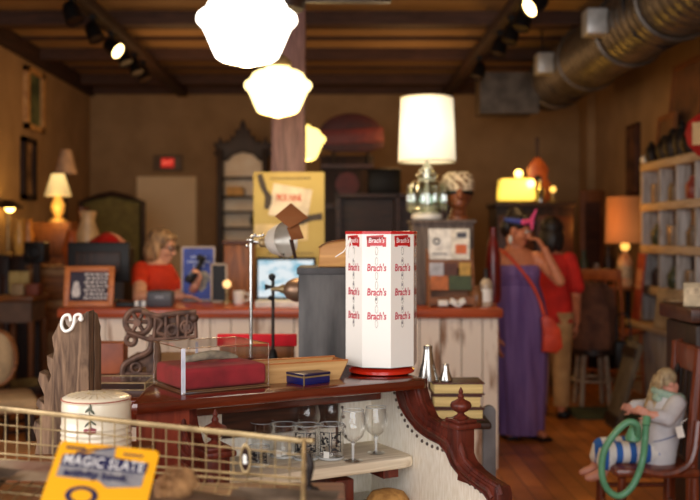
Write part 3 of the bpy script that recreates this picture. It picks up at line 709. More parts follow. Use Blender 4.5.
# grey cabinet, crystal lamp, head, card rack, bottles
D = 6.35; s = D/F
hz = zz(220, D)-CT
t = thing('grey_cabinet', 'grey brown box carrying the white lamp on the counter', 'box', base(441, D, CT))
m_greyb = wood('grey_brown_wood', (112, 98, 90), (78, 66, 60), 'z', rough=.7)
obj('body', B().box((0, .02, hz/2), (60*s, .3, hz), bev=.01), m_greyb, t); obj('lid', B().box((0, .02, hz-.012), (64*s, .33, .024), bev=.005), m_greyb, t)
t = thing('crystal_lamp', 'big lit lamp with white drum shade and glass base', 'lamp', base(427, D-.02, CT+hz))
m_cry = glass('cut_crystal', (232, 242, 234), .14, .75)
pf = [(.09, 0), (.1, .01), (.1, .035), (.07, .05)]
obj('foot', B().lathe(pf, 24), m_white, t)
hb = 57*s
bs_ = obj('glass_column', B().lathe([(.055, .045), (.11, .1), (.115, .2), (.1, .245), (.06, .255), (.055, .27), (.07, .275), (.07, .3), (.045, .31), (.045, .33), (.03, .34), (.02, .37)], 12, smooth=False), m_cry, t)
for i in range(10):
    a = 2*PI*i/10; b = B(); b.lathe([(.004, .05), (.016, .07), (.016, .21), (.004, .23)], 6, (.118*math.cos(a), .118*math.sin(a), 0), smooth=False); obj('prism', b, m_cry, t)
b = B(); b.rod((0, 0, .03), (0, 0, hb+.1), .012); b.lathe([(.05, .25), (.06, .26), (.05, .27)], 20); obj('stem', b, mat('ivory_metal', (226, 224, 206), rough=.3), t)
z0, z1 = zz(162, D)-CT-hz, zz(99, D)-CT-hz
shw = shade_glow('white_drum', (255, 240, 205), 1.08, (z0+z1)/2, (z1-z0)/2, .62)
b = B(); b.lathe([(28.6*s-(i/10)*2.5*s, z0+(z1-z0)*i/10) for i in range(11)], 48, cap=False, wob=lambda a, z: .006*math.cos(12*a)); obj('lamp_shade', b, shw, t)
m_trim = mat('ivory_trim', (232, 226, 200), rough=.7)
obj('shade_trim', B().torus((0, 0, z0), 28.6*s, .006), m_trim, t); obj('shade_trim', B().torus((0, 0, z1), 26.1*s, .006), m_trim, t)
# mannequin head in knit cap
p = base(458, 6.42, CT+hz)
t = thing('mannequin_head', 'wooden mannequin head wearing a white knit cap', 'mannequin head', p)
s = 6.42/F
b = B(); b.loft([((0, 0, 0), .075, .07), ((0, 0, .03), .06, .06), ((0, 0, .07), .05, .055)]); b.ball((0, -.01, .17), (.08, .095, .115)); b.ball((0, -.06, .11), (.05, .05, .05)); b.cap((0, -.1, .2), .012, (0, -.118, .15), .018); b.ball((-.08, 0, .16), (.012, .025, .035)); b.ball((.08, 0, .16), (.012, .025, .035)); b.ball((0, -.095, .115), (.028, .015, .01)); b.ball((0, -.03, .06), (.05, .05, .05))
obj('head', remesh(b, mat('carved_head', (134, 74, 40), (104, 54, 30), rough=.4), .006), None, t)
zb = zz(192, 6.42)-CT-hz
m_knit = mat('knit_cap', (226, 206, 170), (120, 88, 60), sc=42, rough=.9, lo=.42, hi=.55)
obj('knit_cap', B().lathe([(.098, zb), (.108, zb+.02), (.108, zb+.07), (.1, zb+.105), (.07, zb+.13), (.0, zb+.135)], 28), m_knit, t)
obj('cap_band', B().lathe([(.1, zb-.02), (.104, zb-.01), (.1, zb+.008)], 28, cap=False), m_black, t)
# card rack
D = 6.12; s = D/F
p = base(451, D, CT)
t = thing('card_rack', 'wooden card rack full of postcards beside the bottle', 'rack', p)
b = B()
for x in (-.14, .14): b.prism([(-.05, 0), (.1, 0), (.1, .36), (.06, .36)], x-.008, x+.008, 'yz')
for z, y in ((.02, -.045), (.13, -.01), (.25, .03)): b.box((0, y, z+.02), (.28, .012, .05)); b.box((0, y+.04, z), (.28, .09, .012))
b.box((0, .095, .18), (.28, .01, .36)); obj('rack_frame', b, m_brown, t)
cards = [(-.065, .03, .37, .14, .2, (250, 246, 236), 'white'), (.065, .03, .37, .12, .2, (246, 238, 220), 'cream'), (-.09, -.01, .2, .09, .11, (190, 190, 196), 'grey'), (0.0, -.01, .2, .08, .11, (96, 50, 34), 'brown'), (.09, -.01, .2, .07, .11, (206, 160, 70), 'yellow'), (-.075, -.045, .13, .11, .09, (200, 110, 50), 'orange'), (.055, -.045, .13, .14, .09, (70, 84, 48), 'green')]
for i, (x, y, z, cw, ch, c, n) in enumerate(cards):
    q = thing('postcard', n+(' tall sheet in the top row of the card rack' if i < 2 else ' postcard in the wooden card rack'), 'card', p+Vector((x, y+.02, z-ch/2+.02)), 0, 'cards in the counter rack')
    q.rotation_euler = (-.08, 0, 0)
    obj('sheet', B().box((0, 0, ch/2), (cw, .004, ch)), mat('card_'+n, c, tuple(v*.8 for v in c), sc=20, rough=.6), q)
    if i == 0: obj('emblem', B().torus((-.02, -.004, .12), .018, .005, RX(PI/2)), m_grey, q); obj('print_line', B().box((0, -.003, .04), (.09, .002, .008)), m_grey, q)
    elif i == 1: obj('emblem', B().box((.005, -.003, .07), (.07, .002, .06)), mat('orange_print', (220, 112, 60), rough=.6), q); obj('print_line', B().box((.01, -.003, .16), (.06, .002, .035)), m_grey, q)
for i, (x, z, ry) in enumerate([(.01, .01, .5), (.05, .012, -.6), (-.06, .008, 0)]):
    b = B(); b.box((0, 0, .02), (.06, .04, .035), RY(ry), bev=.004); solo('price_tag', b, m_white, ('left leaning', 'right leaning', 'flat')[i]+' white folded tag in front of the card rack', 'tag', p+Vector((x, -.09, z)), 0, 'white folded tags')
p = base(486, 6.15, CT); s = 6.15/F
t = thing('white_bottle', 'white bottle with dark neck at the counter end', 'bottle', p)
obj('body', B().lathe([(.036, 0), (.04, .01), (.04, .13), (.035, .155), (.018, .175)], 20), mat('frosted_bottle', (196, 176, 150), (160, 140, 116), rough=.3), t)
obj('cap', B().lathe([(.018, .175), (.016, .22), (.018, .235), (.0, .24)], 16), m_dark, t)
obj('bottle_label', B().lathe([(.0405, .03), (.0405, .11)], 20, cap=False), m_white, t)
solo('glass_jar', B().lathe([(.04, 0), (.045, .02), (.045, .09), (.03, .11), (.035, .13)], 18), mat('amber_jar', (140, 92, 54), rough=.3), 'small amber jar between card rack and bottle', 'jar', base(476, 6.14, CT))
b = B(); b.lathe([(.05, 0), (.055, .05), (.05, .3), (.035, .4), (.02, .44), (.022, .5)], 20); solo('maroon_vase', b, mat('maroon_glass', (120, 22, 18), (90, 14, 14), rough=.3), 'tall maroon vase behind the white bottle', 'vase', base(493, 6.5, CT))

# ============================================================= RIGHT SIDE OF THE SHOP
# hutch with white divided shelves
t = thing('shelf_hutch', 'whitewashed hutch with divided shelves along the right wall', 'hutch', (2.9, 8.0, 0))
m_ww = wood('whitewash', (206, 200, 196), (150, 138, 128), 'z', rough=.8); m_wwy = wood('cream_shelf_board', (206, 186, 162), (168, 144, 118), 'y', rough=.8)
Y0, Y1 = 7.0-8.0, 9.2-8.0
zs = [zz(166, 9.2), zz(206, 9.2), zz(247, 9.2), zz(287, 9.2)]
b = B()
for y in (Y0, Y1): b.b2(0, .42, y-.02, y+.02, .62, zs[0])
y = Y0+.44
while y < Y1-.1: b.b2(.02, .14, y-.012, y+.012, .7, zs[0]-.02); y += .44
obj('divider', b, m_ww, t)
for z in zs: obj('shelf', B().b2(-.01, .42, Y0-.02, Y1+.02, z-.055, z+.02, .008), m_wwy, t)
b = B(); y = Y0
while y < Y1-.05: b.b2(.2, .23, y+.002, y+.108, .62, zs[0]); y += .11
obj('back_boards', b, m_darkx, t)
b = B(); b.b2(-.15, .5, Y0-.05, Y1+.1, .6, .65, .008); obj('ledge', b, m_wwy, t)
b = B(); y = Y0-.02
while y < Y1+.02: b.b2(-.1, -.07, y+.003, y+.107, 0, .6); y += .11
b.b2(-.1, .48, Y1+.05, Y1+.07, 0, .6); obj('beadboard_front', b, m_ww, t)
obj('carcass', B().b2(-.068, .48, Y0, Y1+.04, .02, .6), m_dark, t)
# things on the shelves
random.seed(21)
cc = [((150, 60, 44), 'brick red'), ((60, 70, 50), 'dark green'), ((120, 92, 60), 'tan'), ((70, 50, 44), 'brown'), ((150, 130, 110), 'grey')]
rows = ['second', 'third', 'fourth']
pos = ['nearest visible cell', 'middle cell', 'farthest cell']
for r in range(3):
    for i in range(3):
        c, n = cc[(i*2+r*2) % 5]; y = 8.1+.44*i
        kk = (i+r) % 3; z = zs[r+1]+.02
        if kk == 0: b = B().lathe([(.04, 0), (.06, .03), (.065, .12), (.03, .17), (.03, .2)], 16); nm = 'bottle'
        elif kk == 1: b = B().lathe([(.05, 0), (.055, .02), (.055, .13), (.04, .14), (.04, .16), (.0, .17)], 16); nm = 'jar'
        else: b = B().box((0, 0, .09), (.1, .12, .18), bev=.01); nm = 'tin'
        solo('shelf_'+nm, b, mat('ware', c, rough=.4), '%s %s in the %s of the %s hutch shelf' % (n, nm, pos[i], ('top', 'middle', 'lowest')[r]), nm, (2.985, y, z), 0, 'wares on the hutch shelves')
# leaning cards on the hutch ledge
def leaner(y, z, w, h, c, label, x=2.83, lean=.3, c2=None, fr=None, rz=0):
    t = thing('leaning_card', label, 'card', (x, y, z), rz)
    b = B(); b.M = RY(lean); b.box((0, 0, h/2), (.012, w, h), bev=.003); obj('panel', b, mat('lean', c, c2 or tuple(v*.75 for v in c), sc=14, rough=.6), t)
    b = B(); b.M = RY(lean); b.box((-.008, 0, h*.62), (.004, w*.7, h*.3)); obj('print_area', b, mat('lean_print', fr or (90, 70, 50), c, sc=30, rough=.6), t)
leaner(9.05, .66, .22, .62, (176, 74, 50), 'tall red and cream banner leaning at the hutch far end', lean=.1, fr=(216, 180, 140), x=2.8)
leaner(8.15, .66, .26, .34, (176, 140, 96), 'tan picture card leaning on the hutch ledge', lean=.2, x=2.79, rz=.75)
leaner(7.85, .66, .2, .26, (216, 190, 150), 'cream card leaning on the hutch ledge, nearer', lean=.2, x=2.78, rz=.75)
leaner(7.66, .66, .14, .2, (200, 168, 120), 'small beige card nearest on the hutch ledge', lean=.2, x=2.76, rz=.75)
# things on top of the hutch
zt = zs[0]+.02
for i, (y, c, w, h, n) in enumerate([(8.95, (128, 84, 46), .42, .44, 'plain brown framed board at the left of the hutch top'), (8.8, (120, 74, 38), .75, .92, 'largest brown framed board on the hutch top')]):
    t = thing('framed_board', n, 'frame', (3.02+.1*i, y, zt))
    b = B(); b.M = RY(.1)
    for yy in (-w/2, w/2): b.box((0, yy, h/2), (.03, .05, h))
    for q in (.025, h-.025): b.box((0, 0, q), (.03, w, .05))
    obj('frame', b, m_brownz, t)
    b = B(); b.M = RY(.1); b.box((.005, 0, h/2), (.012, w-.05, h-.05)); obj('panel', b, mat('dim_board', c, tuple(v*.7 for v in c), sc=5, rough=.7), t)
for i, (y, rr, h, n) in enumerate([(9.08, .06, .2, 'small dark jug at the far left of the hutch top'), (8.72, .08, .22, 'dark round pot in front of the plain framed board'), (8.5, .09, .26, 'dark kettle pot right of the round pot'), (8.28, .08, .3, 'tall dark pot in front of the largest framed board'), (8.05, .1, .24, 'dark squat pot beside the red lantern')]):
    t = thing('dark_pot', n, 'pot', (2.955, y, zt), 0, 'dark pots on the hutch top')
    obj('body', B().lathe([(rr*.7, 0), (rr, h*.3), (rr*.9, h*.6), (rr*.5, h*.8), (rr*.55, h*.85)], 18), m_iron, t); obj('lid', B().lathe([(rr*.55, h*.85), (rr*.3, h*.93), (.02, h*.95), (.02, h)], 16), m_iron, t)
solo('round_knob', B().ball((0, 0, .04), .04), m_white, 'small white ball on the hutch top left', 'ball', (2.93, 9.2, zt))
p = at(699, 135, 7.0)
t = thing('paper_lantern', 'red lantern with cream front at the right edge', 'lantern', (2.64, 7.0, p.z-.15))
obj('lantern_body', B().lathe([(.03, 0), (.1, .08), (.12, .16), (.1, .24), (.03, .3)], 6, smooth=False), mat('lantern_red', (190, 40, 34), (150, 30, 26), rough=.5), t)
obj('cream_panel', B().box((-.06, -.1, .15), (.08, .02, .16), RZ(-.5)), mat('lantern_cream', (220, 180, 120), rough=.6), t)
obj('hanging_wire', B().rod((0, 0, .3), (0, 0, 2.9-(p.z-.15)), .004), m_iron, t)
# board leaning
p0, p1 = base(606, 7.3, 0), base(622, 7.3, 0)
t = thing('leaning_board', 'dark grey plank panel leaning against the hutch base', 'board', (2.08, 7.3, .01))
b = B(); b.M = RY(.27); b.box((0, 0, .33), (.04, .3, .66), bev=.006); obj('panel', b, wood('grey_plank', (104, 92, 74), (70, 60, 48), 'z', rough=.8), t)
for z in (.06, .58):
    b = B(); b.M = RY(.27); b.box((-.026, 0, z), (.014, .3, .07)); obj('batten', b, m_dark, t)
# table lamp on dresser
D = 9.6; s = D/F; zt = zz(286, D)
t = thing('lamp_table', 'dark table carrying the orange shaded lamp', 'table', base(616, D+.1, 0))
obj('tabletop', B().box((0, 0, zt-.02), (.46, .5, .04), bev=.01), m_brown, t)
for x in (-.18, .18):
    for y in (-.2, .2): obj('leg', B().cyl((x, y, 0), .02, zt-.04, 12, .03), m_dark, t)
obj('lower_shelf', B().box((0, 0, .3), (.4, .42, .03)), m_dark, t)
sh_or = shade_glow('orange_drum', (220, 130, 66), .33, -.05 + zz(225, D)-zt, .25, .5, (150, 96, 54))
t = thing('table_lamp', 'lamp with orange glowing drum shade at the right', 'lamp', base(625, D, zt))
obj('jar_base', B().lathe([(.07, 0), (.075, .02), (.075, .25), (.05, .3), (.03, .32), (.02, .36)], 20), mat('jar_cream', (226, 190, 140), (170, 96, 60), sc=9, rough=.4), t)
obj('jar_band', B().lathe([(.0765, .08), (.0765, .2)], 20, cap=False), mat('jar_band', (130, 110, 84), (206, 186, 150), sc=40, rough=.5), t)
b = B(); b.lathe([(19.5*s, zz(243, D)-zt), (18*s, zz(197, D)-zt)], 36, cap=False); obj('lamp_shade', b, sh_or, t)
obj('bulb', B().ball((0, 0, .39), .045), emit('lamp_bulb', (255, 190, 90), 1.6), t)
# coat on white legged chair
p = base(592, 8.3, 0)
t = thing('white_leg_stool', 'stool with white legs under a draped brown coat', 'stool', p)
obj('seat', B().cyl((0, 0, .44), .18, .05, 24), m_dark, t); m_dimw = mat('worn_cream', (170, 150, 126), (130, 108, 88), rough=.7)
for i in range(4):
    a = PI/4+i*PI/2; obj('leg', B().rod((.13*math.cos(a), .13*math.sin(a), .44), (.17*math.cos(a), .17*math.sin(a), 0), .022), m_dimw, t)
b = B(); b.torus((0, 0, .22), .17, .012); obj('foot_ring', b, m_dimw, t)
b = B(); b.lathe([(.2, 0), (.22, .1), (.2, .3), (.17, .48), (.1, .55), (.0, .56)], 26, wob=lambda a, z: .1*math.sin(5*a+6*z)+.06*math.sin(9*a)); solo('brown_coat', b, mat('coat_brown', (110, 70, 48), (80, 48, 34), rough=.9), 'brown coat heaped on the white legged stool', 'coat', (p.x, p.y, .491))
t = thing('black_bag', 'black shoulder bag hanging right of the brown coat', 'bag', (p.x+.2, p.y-.24, .335))
obj('pouch', B().box((0, 0, .12), (.16, .08, .24), bev=.03), m_black, t); obj('strap', B().tube(curve_pts([(-.06, 0, .24), (-.05, .03, .42), (0, .05, .46), (.05, .03, .42), (.06, 0, .24)]), .008), m_black, t); obj('clasp', B().ball((0, -.043, .16), .02), m_chrome, t)
solo('green_rug', B().box((0, 0, .008), (.55, .5, .016), bev=.004), mat('green_rug', (70, 78, 50), (52, 58, 38), sc=60, rough=.95), 'dark green mat under the white legged stool', 'mat', (p.x-.02, p.y-.42, 0))
chair('orange brown chair beside the lamp table', base(614, 8.74, 0), 2.4, wood('orange_chair_wood', (176, 92, 44), (130, 62, 28), 'z', rough=.4), back_h=1.15, seat=.6)
chair('dark chair behind the woman in red', base(548, 9.0, 0), .4, m_dark, back_h=1.0)
D = 9.9
t = thing('clutter_table', 'dark table of small things near the back right', 'table', base(590, 10.7, 0)); zt = .98
obj('tabletop', B().box((0, 0, zt-.02), (.6, .5, .04), bev=.01), m_darkx, t); obj('table_body', B().box((0, 0, .45), (.5, .4, .92), bev=.01), m_dark, t)
for i, (x, c, n, h) in enumerate([(-.2, (196, 170, 140), 'cream', .22), (-.07, (70, 84, 60), 'green', .3), (.07, (200, 180, 160), 'pale', .16), (.2, (60, 44, 38), 'dark', .34)]):
    solo('small_vase', B().lathe([(.03, 0), (.055, h*.2), (.06, h*.5), (.025, h*.8), (.03, h)], 16), mat('sv%d' % i, c, rough=.4), n+' vase on the table behind the woman in red', 'vase', base(590, 10.6, 0)+Vector((x, 0, zt)), 0, 'vases on the back table')
# dark tall chair / cabinet at right edge with card box
t = thing('dark_hall_stand', 'dark carved wooden stand at the right edge', 'stand', base(703, 4.5, 0))
b = B(); b.box((.03, .1, .52), (.2, .4, 1.04), bev=.01); obj('body', b, m_dark, t)
b = B(); b.tube(curve_pts([(-.035, -.112, .95), (-.065, -.112, .9), (-.03, -.112, .85), (-.06, -.112, .8), (-.03, -.112, .76)]), .006); obj('iron_scroll', b, m_iron, t)
b = B(); b.box((.03, .1, 1.085), (.26, .44, .07), bev=.012); obj('shelf_top', b, m_darkx, t)
p = base(697, 4.3, 1.12)
leaner(4.47, 1.121, .1, .11, (222, 200, 160), 'white printed card standing on the dark carved stand', x=base(695, 4.47, 0).x, lean=.15, rz=PI/2-.3, fr=(120, 100, 80))
# ============================================================= PEOPLE
def frame(f, up=(0, 0, 1)):
    f = Vector(f).normalized(); u = Vector(up); r = f.cross(u).normalized(); u = r.cross(f)
    return f, r, u
def add_head(b, c, f, s=1.0, neck_to=None, up=(0, 0, 1)):
    """head of height .23*s centred on c, looking along f"""
    f, r, u = frame(f, up); c = Vector(c)
    Rm = Matrix((r, f, u)).transposed().to_4x4()
    P = lambda x, y, z: c+(r*x+f*y+u*z)*s
    b.ball(P(0, -.012, .03), (.073*s, .092*s, .085*s), 20, 14, Rm)
    b.ball(P(0, .018, -.035), (.058*s, .066*s, .078*s), 18, 12, Rm)
    b.ball(P(0, .055, -.09), (.03*s, .028*s, .022*s), 12, 8, Rm)
    b.cap(P(0, .08, .015), .009*s, P(0, .104, -.026), .015*s)
    b.ball(P(.013, .09, -.03), .009*s, 8, 6); b.ball(P(-.013, .09, -.03), .009*s, 8, 6)
    b.ball(P(0, .078, -.062), (.024*s, .014*s, .007*s), 10, 6, Rm); b.ball(P(0, .076, -.074), (.021*s, .014*s, .008*s), 10, 6, Rm)
    b.cap(P(-.045, .07, .03), .01*s, P(.045, .07, .03), .01*s)
    for q in (-1, 1): b.ball(P(q*.075, -.005, -.012), (.012*s, .022*s, .034*s), 10, 8, Rm); b.ball(P(q*.04, .06, -.03), (.02*s, .02*s, .02*s), 10, 8)
    if neck_to is not None: b.cap(P(0, -.02, -.06), .052*s, neck_to, .06*s)
    return P
def eyes_mesh(P, s):
    b = B()
    for q in (-1, 1):
        b.mat(0).ball(P(q*.03, .077, .01), .0125*s, 10, 8); b.mat(1).ball(P(q*.03, .0855, .009), .0065*s, 8, 6)
    return b
def add_hand(b, w, d, n, side=1, s=1.0, curl=.5):
    """w wrist, d direction of the fingers, n palm normal, side +1/-1 for the thumb"""
    d = Vector(d).normalized(); n = Vector(n); n = (n-d*n.dot(d)).normalized(); r = d.cross(n).normalized(); w = Vector(w)
    for k in (-.024, -.008, .008, .024): b.cap(w+r*k*.6*s, .014*s, w+d*.08*s+r*k*1.15*s, .0125*s)
    for k, l in ((-.029, .066), (-.0095, .08), (.0105, .085), (.03, .076)):
        k = k*side; p = w+d*.08*s+r*k*s; a = curl
        for j, q in enumerate((.45, .32, .25)):
            dd = d*math.cos(a)+n*math.sin(a); p2 = p+dd*l*q*s
            b.cap(p, (.0095-.001*j)*s, p2, (.0085-.001*j)*s, 8); p = p2; a += curl
    p = w+d*.022*s+r*.024*side*s
    for q, dv in ((.04, d*.6+r*.8*side+n*.25), (.032, d*.85+r*.35*side+n*.4)):
        p2 = p+dv.normalized()*q*s; b.cap(p, .0125*s, p2, .0095*s, 8); p = p2
m_eye = mat('eye_white', (232, 226, 216), rough=.25); m_iris = mat('iris_brown', (52, 32, 22), rough=.2); m_lip = mat('lips', (168, 84, 76), rough=.4)
m_hair_d = mat('black_hair', (34, 22, 18), (16, 10, 8), sc=40, rough=.5, st=(1, 1, .2)); m_hair_b = mat('ash_blonde_hair', (190, 150, 104), (84, 60, 44), sc=34, st=(1, 1, .25), rough=.6)

# ---- woman in the purple dress
D = 7.0; s = D/F
def q(px, py, dy=0): return at(px, py, D+dy)
O = base(525, D, 0)
t = thing('person', 'woman in long purple strapless dress and headband, hand raised to her face', 'person', O)
b = B(); b.M = Matrix.Translation(-O)
hc = Vector((1.345, 6.985, 1.488)); fd = Vector((.82, -.5, -.32))
chest = [((1.355, 7.02, .92), .165, .115), ((1.35, 7.02, 1.02), .135, .105), ((1.345, 7.02, 1.12), .14, .11), ((1.34, 7.01, 1.21), .16, .115), ((1.335, 7.02, 1.28), .165, .1), ((1.335, 7.02, 1.325), .13, .08), ((1.335, 7.02, 1.36), .07, .06)]
b.loft(chest, 24)
P = add_head(b, hc, fd, 1.0, (1.335, 7.02, 1.34))
# viewer-left arm hangs
b.cap((1.195, 7.0, 1.285), .058, (1.172, 7.0, 1.2), .05); b.cap((1.172, 7.0, 1.2), .048, (1.15, 6.96, .96), .04); b.cap((1.15, 6.96, .96), .04, (1.17, 6.88, .74), .027)
add_hand(b, (1.17, 6.88, .74), (.05, -.12, -1), (1, .3, 0), 1, 1.0, .25)
# other arm raised to the cheek
b.cap((1.475, 7.0, 1.28), .057, (1.53, 6.97, 1.24), .05); b.cap((1.53, 6.97, 1.24), .049, (1.615, 6.86, 1.125), .041); b.cap((1.615, 6.86, 1.125), .041, (1.505, 6.84, 1.345), .028)
add_hand(b, (1.505, 6.84, 1.345), (-.45, .1, .8), (-.75, .3, -.3), -1, .95, .55)
b.cap((1.3, 7.02, .95), .1, (1.29, 7.03, .5), .06); b.cap((1.29, 7.03, .5), .055, (1.285, 7.05, .09), .036)
b.cap((1.42, 7.02, .95), .1, (1.42, 7.0, .5), .06); b.cap((1.42, 7.0, .5), .055, (1.43, 6.99, .09), .036)
b.cap((1.285, 7.05, .06), .034, (1.27, 6.9, .035), .03); b.cap((1.43, 6.99, .06), .034, (1.5, 6.86, .035), .03)
m_skin_w = mat('skin_woman', (206, 130, 92), (190, 116, 80), sc=25, rough=.5)
obj('body', remesh(b, m_skin_w, .006), None, t)
o = eyes_mesh(lambda x, y, z: P(x, y, z)-O, 1.0); obj('eyes', o, [m_eye, m_iris], t)
b = B(); b.M = Matrix.Translation(-O); f, r, u = frame(fd); Rm = Matrix((r, f, u)).transposed().to_4x4(); b.ball(P(0, .083, -.067), (.025, .012, .01), 12, 8, Rm); obj('lips', b, m_lip, t)
# dress
b = B(); b.M = Matrix.Translation(-O)
fold = lambda a, z: (0 if z > 1.12 else .05*min(1, (1.12-z)/.5))*(math.sin(9*a+2*math.sin(z*2))+.5*math.sin(17*a+1.3))
b.loft([((1.34, 7.01, 1.235), .158, .118), ((1.34, 7.01, 1.22), .168, .126), ((1.342, 7.0, 1.17), .166, .138), ((1.346, 7.01, 1.115), .152, .124), ((1.346, 7.01, 1.1), .147, .118), ((1.35, 7.01, 1.08), .157, .126), ((1.355, 7.02, .98), .185, .145), ((1.36, 7.02, .85), .2, .155), ((1.362, 7.02, .6), .195, .155), ((1.362, 7.01, .35), .185, .16), ((1.36, 7.0, .15), .178, .17), ((1.36, 7.0, .035), .176, .175)], 64, wob=fold, cap=False)
m_purple = mat('purple_jersey', (134, 104, 160), (104, 76, 132), sc=6, st=(3, 3, .4), rough=.85)
dr = obj('dress', b, m_purple, t)
b = B(); b.M = Matrix.Translation(-O); b.tube([(1.346+.15*math.cos(a), 7.01+.122*math.sin(a), 1.107) for a in [2*PI*i/32 for i in range(32)]], .01, 8, True); obj('elastic_band', b, m_purple, dr)
# hair, bandana, earring
b = B(); b.M = Matrix.Translation(-O)
b.ball(P(0, -.022, .05), (.088, .098, .085), 22, 14, Rm); b.ball(P(0, -.07, .0), (.08, .06, .08), 18, 12, Rm); b.ball(P(-.01, -.05, .1), (.065, .07, .05), 16, 10, Rm); b.ball(P(0.02, .045, .09), (.06, .045, .03), 16, 10, Rm)
obj('hair', b, m_hair_d, t)
b = B(); b.M = Matrix.Translation(-O)
ring = [P(.086*math.cos(a), -.01+.098*math.sin(a), .062+.02*math.sin(a)) for a in [2*PI*i/32 for i in range(32)]]
b.tube(ring, .017, 8, True)
kn = P(.03, .085, .095)
b.mat(1).ball(kn, .022, 10, 8); b.cap(kn, .018, kn+Vector((.03, -.02, .075)), .007); b.cap(kn, .018, kn+Vector((-.0, -.03, -.06)), .008); b.cap(kn+Vector((-.06, -.03, -.012)), .02, kn, .018)
obj('headband', b, [mat('blue_print', (58, 92, 176), (70, 70, 150), sc=30, rough=.8), mat('pink_cloth', (238, 84, 130), (214, 70, 130), sc=25, rough=.8)], t)
b = B(); b.M = Matrix.Translation(-O); b.ball(P(.088, -.0, -.075), (.016, .014, .032), 14, 10); obj('earring', b, m_white, t)
for k, (x, y) in enumerate(((1.278, 6.97), (1.465, 6.92))):
    b = B(); b.M = Matrix.Translation(-O); a = 0 if k == 0 else -.5
    b.M = b.M @ Matrix.Translation((x, y, 0)) @ RZ(-a if 0 else (0.1 if k == 0 else .5))
    b.box((0, 0, .012), (.09, .25, .024), bev=.01); b.torus((0, -.03, .045), .042, .008, RX(PI/2)); b.box((0, .1, .035), (.07, .03, .04), bev=.01)
    obj('sandal', b, m_black, t)
t.location.x -= .03
# bag on strap (worn and held by her)
p = q(556, 333, -.2)
tb = thing('orange_shoulder_bag', 'orange red bag on a strap across the purple dress', 'bag', p)
tb.location.x -= .03
m_or = mat('orange_leather', (226, 74, 38), (196, 58, 30), sc=10, rough=.5)
b = B(); b.prism([(-.07, -.13), (.03, -.14), (.075, -.1), (.06, .02), (.0, .1), (-.05, .13), (-.075, .1), (-.065, 0)], -.035, .035, 'xz', bev=.02); obj('pouch', b, m_or, tb)
b = B(); b.prism([(-.07, 0), (.055, -.02), (.05, .03), (0, .1), (-.05, .13), (-.075, .1)], -.042, -.035, 'xz', bev=.004); obj('flap', b, m_or, tb)
pts = [Vector(v)-p for v in [(p.x-.05, p.y, p.z+.11), (1.475, 6.845, .98), (1.43, 6.85, 1.08), (1.36, 6.845, 1.18), (1.29, 6.885, 1.27), (1.24, 6.93, 1.325), (1.22, 7.03, 1.345)]]
obj('strap', B().tube(curve_pts(pts), .011, 8, flat=.5), m_or, tb)

# ---- woman in red behind her
D = 7.75; O = base(551, D, 0)
RED = t = thing('person', 'dark haired woman in red top standing behind the purple dress', 'person', O)
b = B(); x0 = 0.0
b.loft([((x0, 0, .8), .16, .11), ((x0, 0, .95), .13, .1), ((x0, 0, 1.1), .14, .105), ((x0, 0, 1.22), .165, .1), ((x0, 0, 1.29), .12, .08), ((x0, 0, 1.33), .06, .055)], 22)
P = add_head(b, (-.02, 0, 1.46), (-.35, -.93, -.1), .98, (0, 0, 1.3))
for sx in (-1, 1):
    b.cap((sx*.15, 0, 1.24), .055, (sx*.2, .02, .98), .042); b.cap((sx*.2, .02, .98), .04, (sx*.19, -.08, .76), .027); add_hand(b, (sx*.19, -.08, .76), (0, -.25, -1), (-sx, 0, 0), sx, .95, .3)
    b.cap((sx*.075, 0, .82), .095, (sx*.08, 0, .47), .06); b.cap((sx*.08, 0, .47), .055, (sx*.085, .02, .08), .036); b.cap((sx*.085, .02, .05), .034, (sx*.1, -.13, .03), .028)
obj('body', remesh(b, m_skin_w, .007), None, t)
obj('eyes', eyes_mesh(P, .98), [m_eye, m_iris], t)
b = B(); b.loft([((0, 0, 1.3), .1, .085), ((0, 0, 1.27), .155, .1), ((0, 0, 1.2), .18, .118), ((0, 0, 1.05), .16, .118), ((0, 0, .9), .165, .125), ((0, 0, .76), .18, .135)], 30, wob=lambda a, z: .03*math.sin(7*a+3*z), cap=False)
for sx in (-1, 1): b.cap((sx*.14, 0, 1.25), .068, (sx*.2, .015, 1.04), .066)
obj('shirt', b, mat('red_cotton', (216, 38, 28), (180, 28, 22), sc=8, rough=.85), t)
b = B()
for sx in (-1, 1): b.loft([((sx*.08, 0, .84), .1, .12), ((sx*.08, 0, .5), .078, .085), ((sx*.085, .01, .1), .065, .07)], 18, wob=lambda a, z: .03*math.sin(6*a+9*z))
obj('trousers', b, mat('khaki', (206, 164, 110), (176, 136, 88), sc=9, rough=.9), t)
f, r, u = frame((-.35, -.93, -.1)); Rm = Matrix((r, f, u)).transposed().to_4x4()
b = B(); b.ball(P(0, -.03, .045), (.09, .1, .09), 20, 12, Rm); b.ball(P(0, -.07, -.05), (.09, .06, .12), 18, 12, Rm); b.ball(P(.07, -.02, -.05), (.03, .05, .1), 14, 10, Rm); b.ball(P(-.07, -.02, -.05), (.03, .05, .1), 14, 10, Rm); obj('hair', b, m_hair_d, t)
for sx in (-1, 1): obj('shoe', B().box((sx*.095, -.06, .03), (.085, .24, .06), bev=.022), m_black, t)

RED.rotation_euler = (0, 0, 2.75)
# ---- cashier
D = 6.98; O = base(155, D, 0)
t = thing('person', 'woman cashier in orange top and glasses at the counter, holding a phone', 'person', O)
W = lambda px, py, dy=0: at(px, py, D+dy)-O
b = B(); hc = W(163, 247); fd = Vector((.93, -.33, -.22))
b.loft([((0, .05, .8), .16, .13), ((0, .04, .95), .14, .12), ((0, .02, 1.08), .145, .12), ((0, 0.0, 1.17), .145, .11), ((.0, 0, 1.225), .105, .08), ((.02, 0, 1.27), .06, .06)], 24)
P = add_head(b, hc, fd, .98, (.02, 0, 1.24))
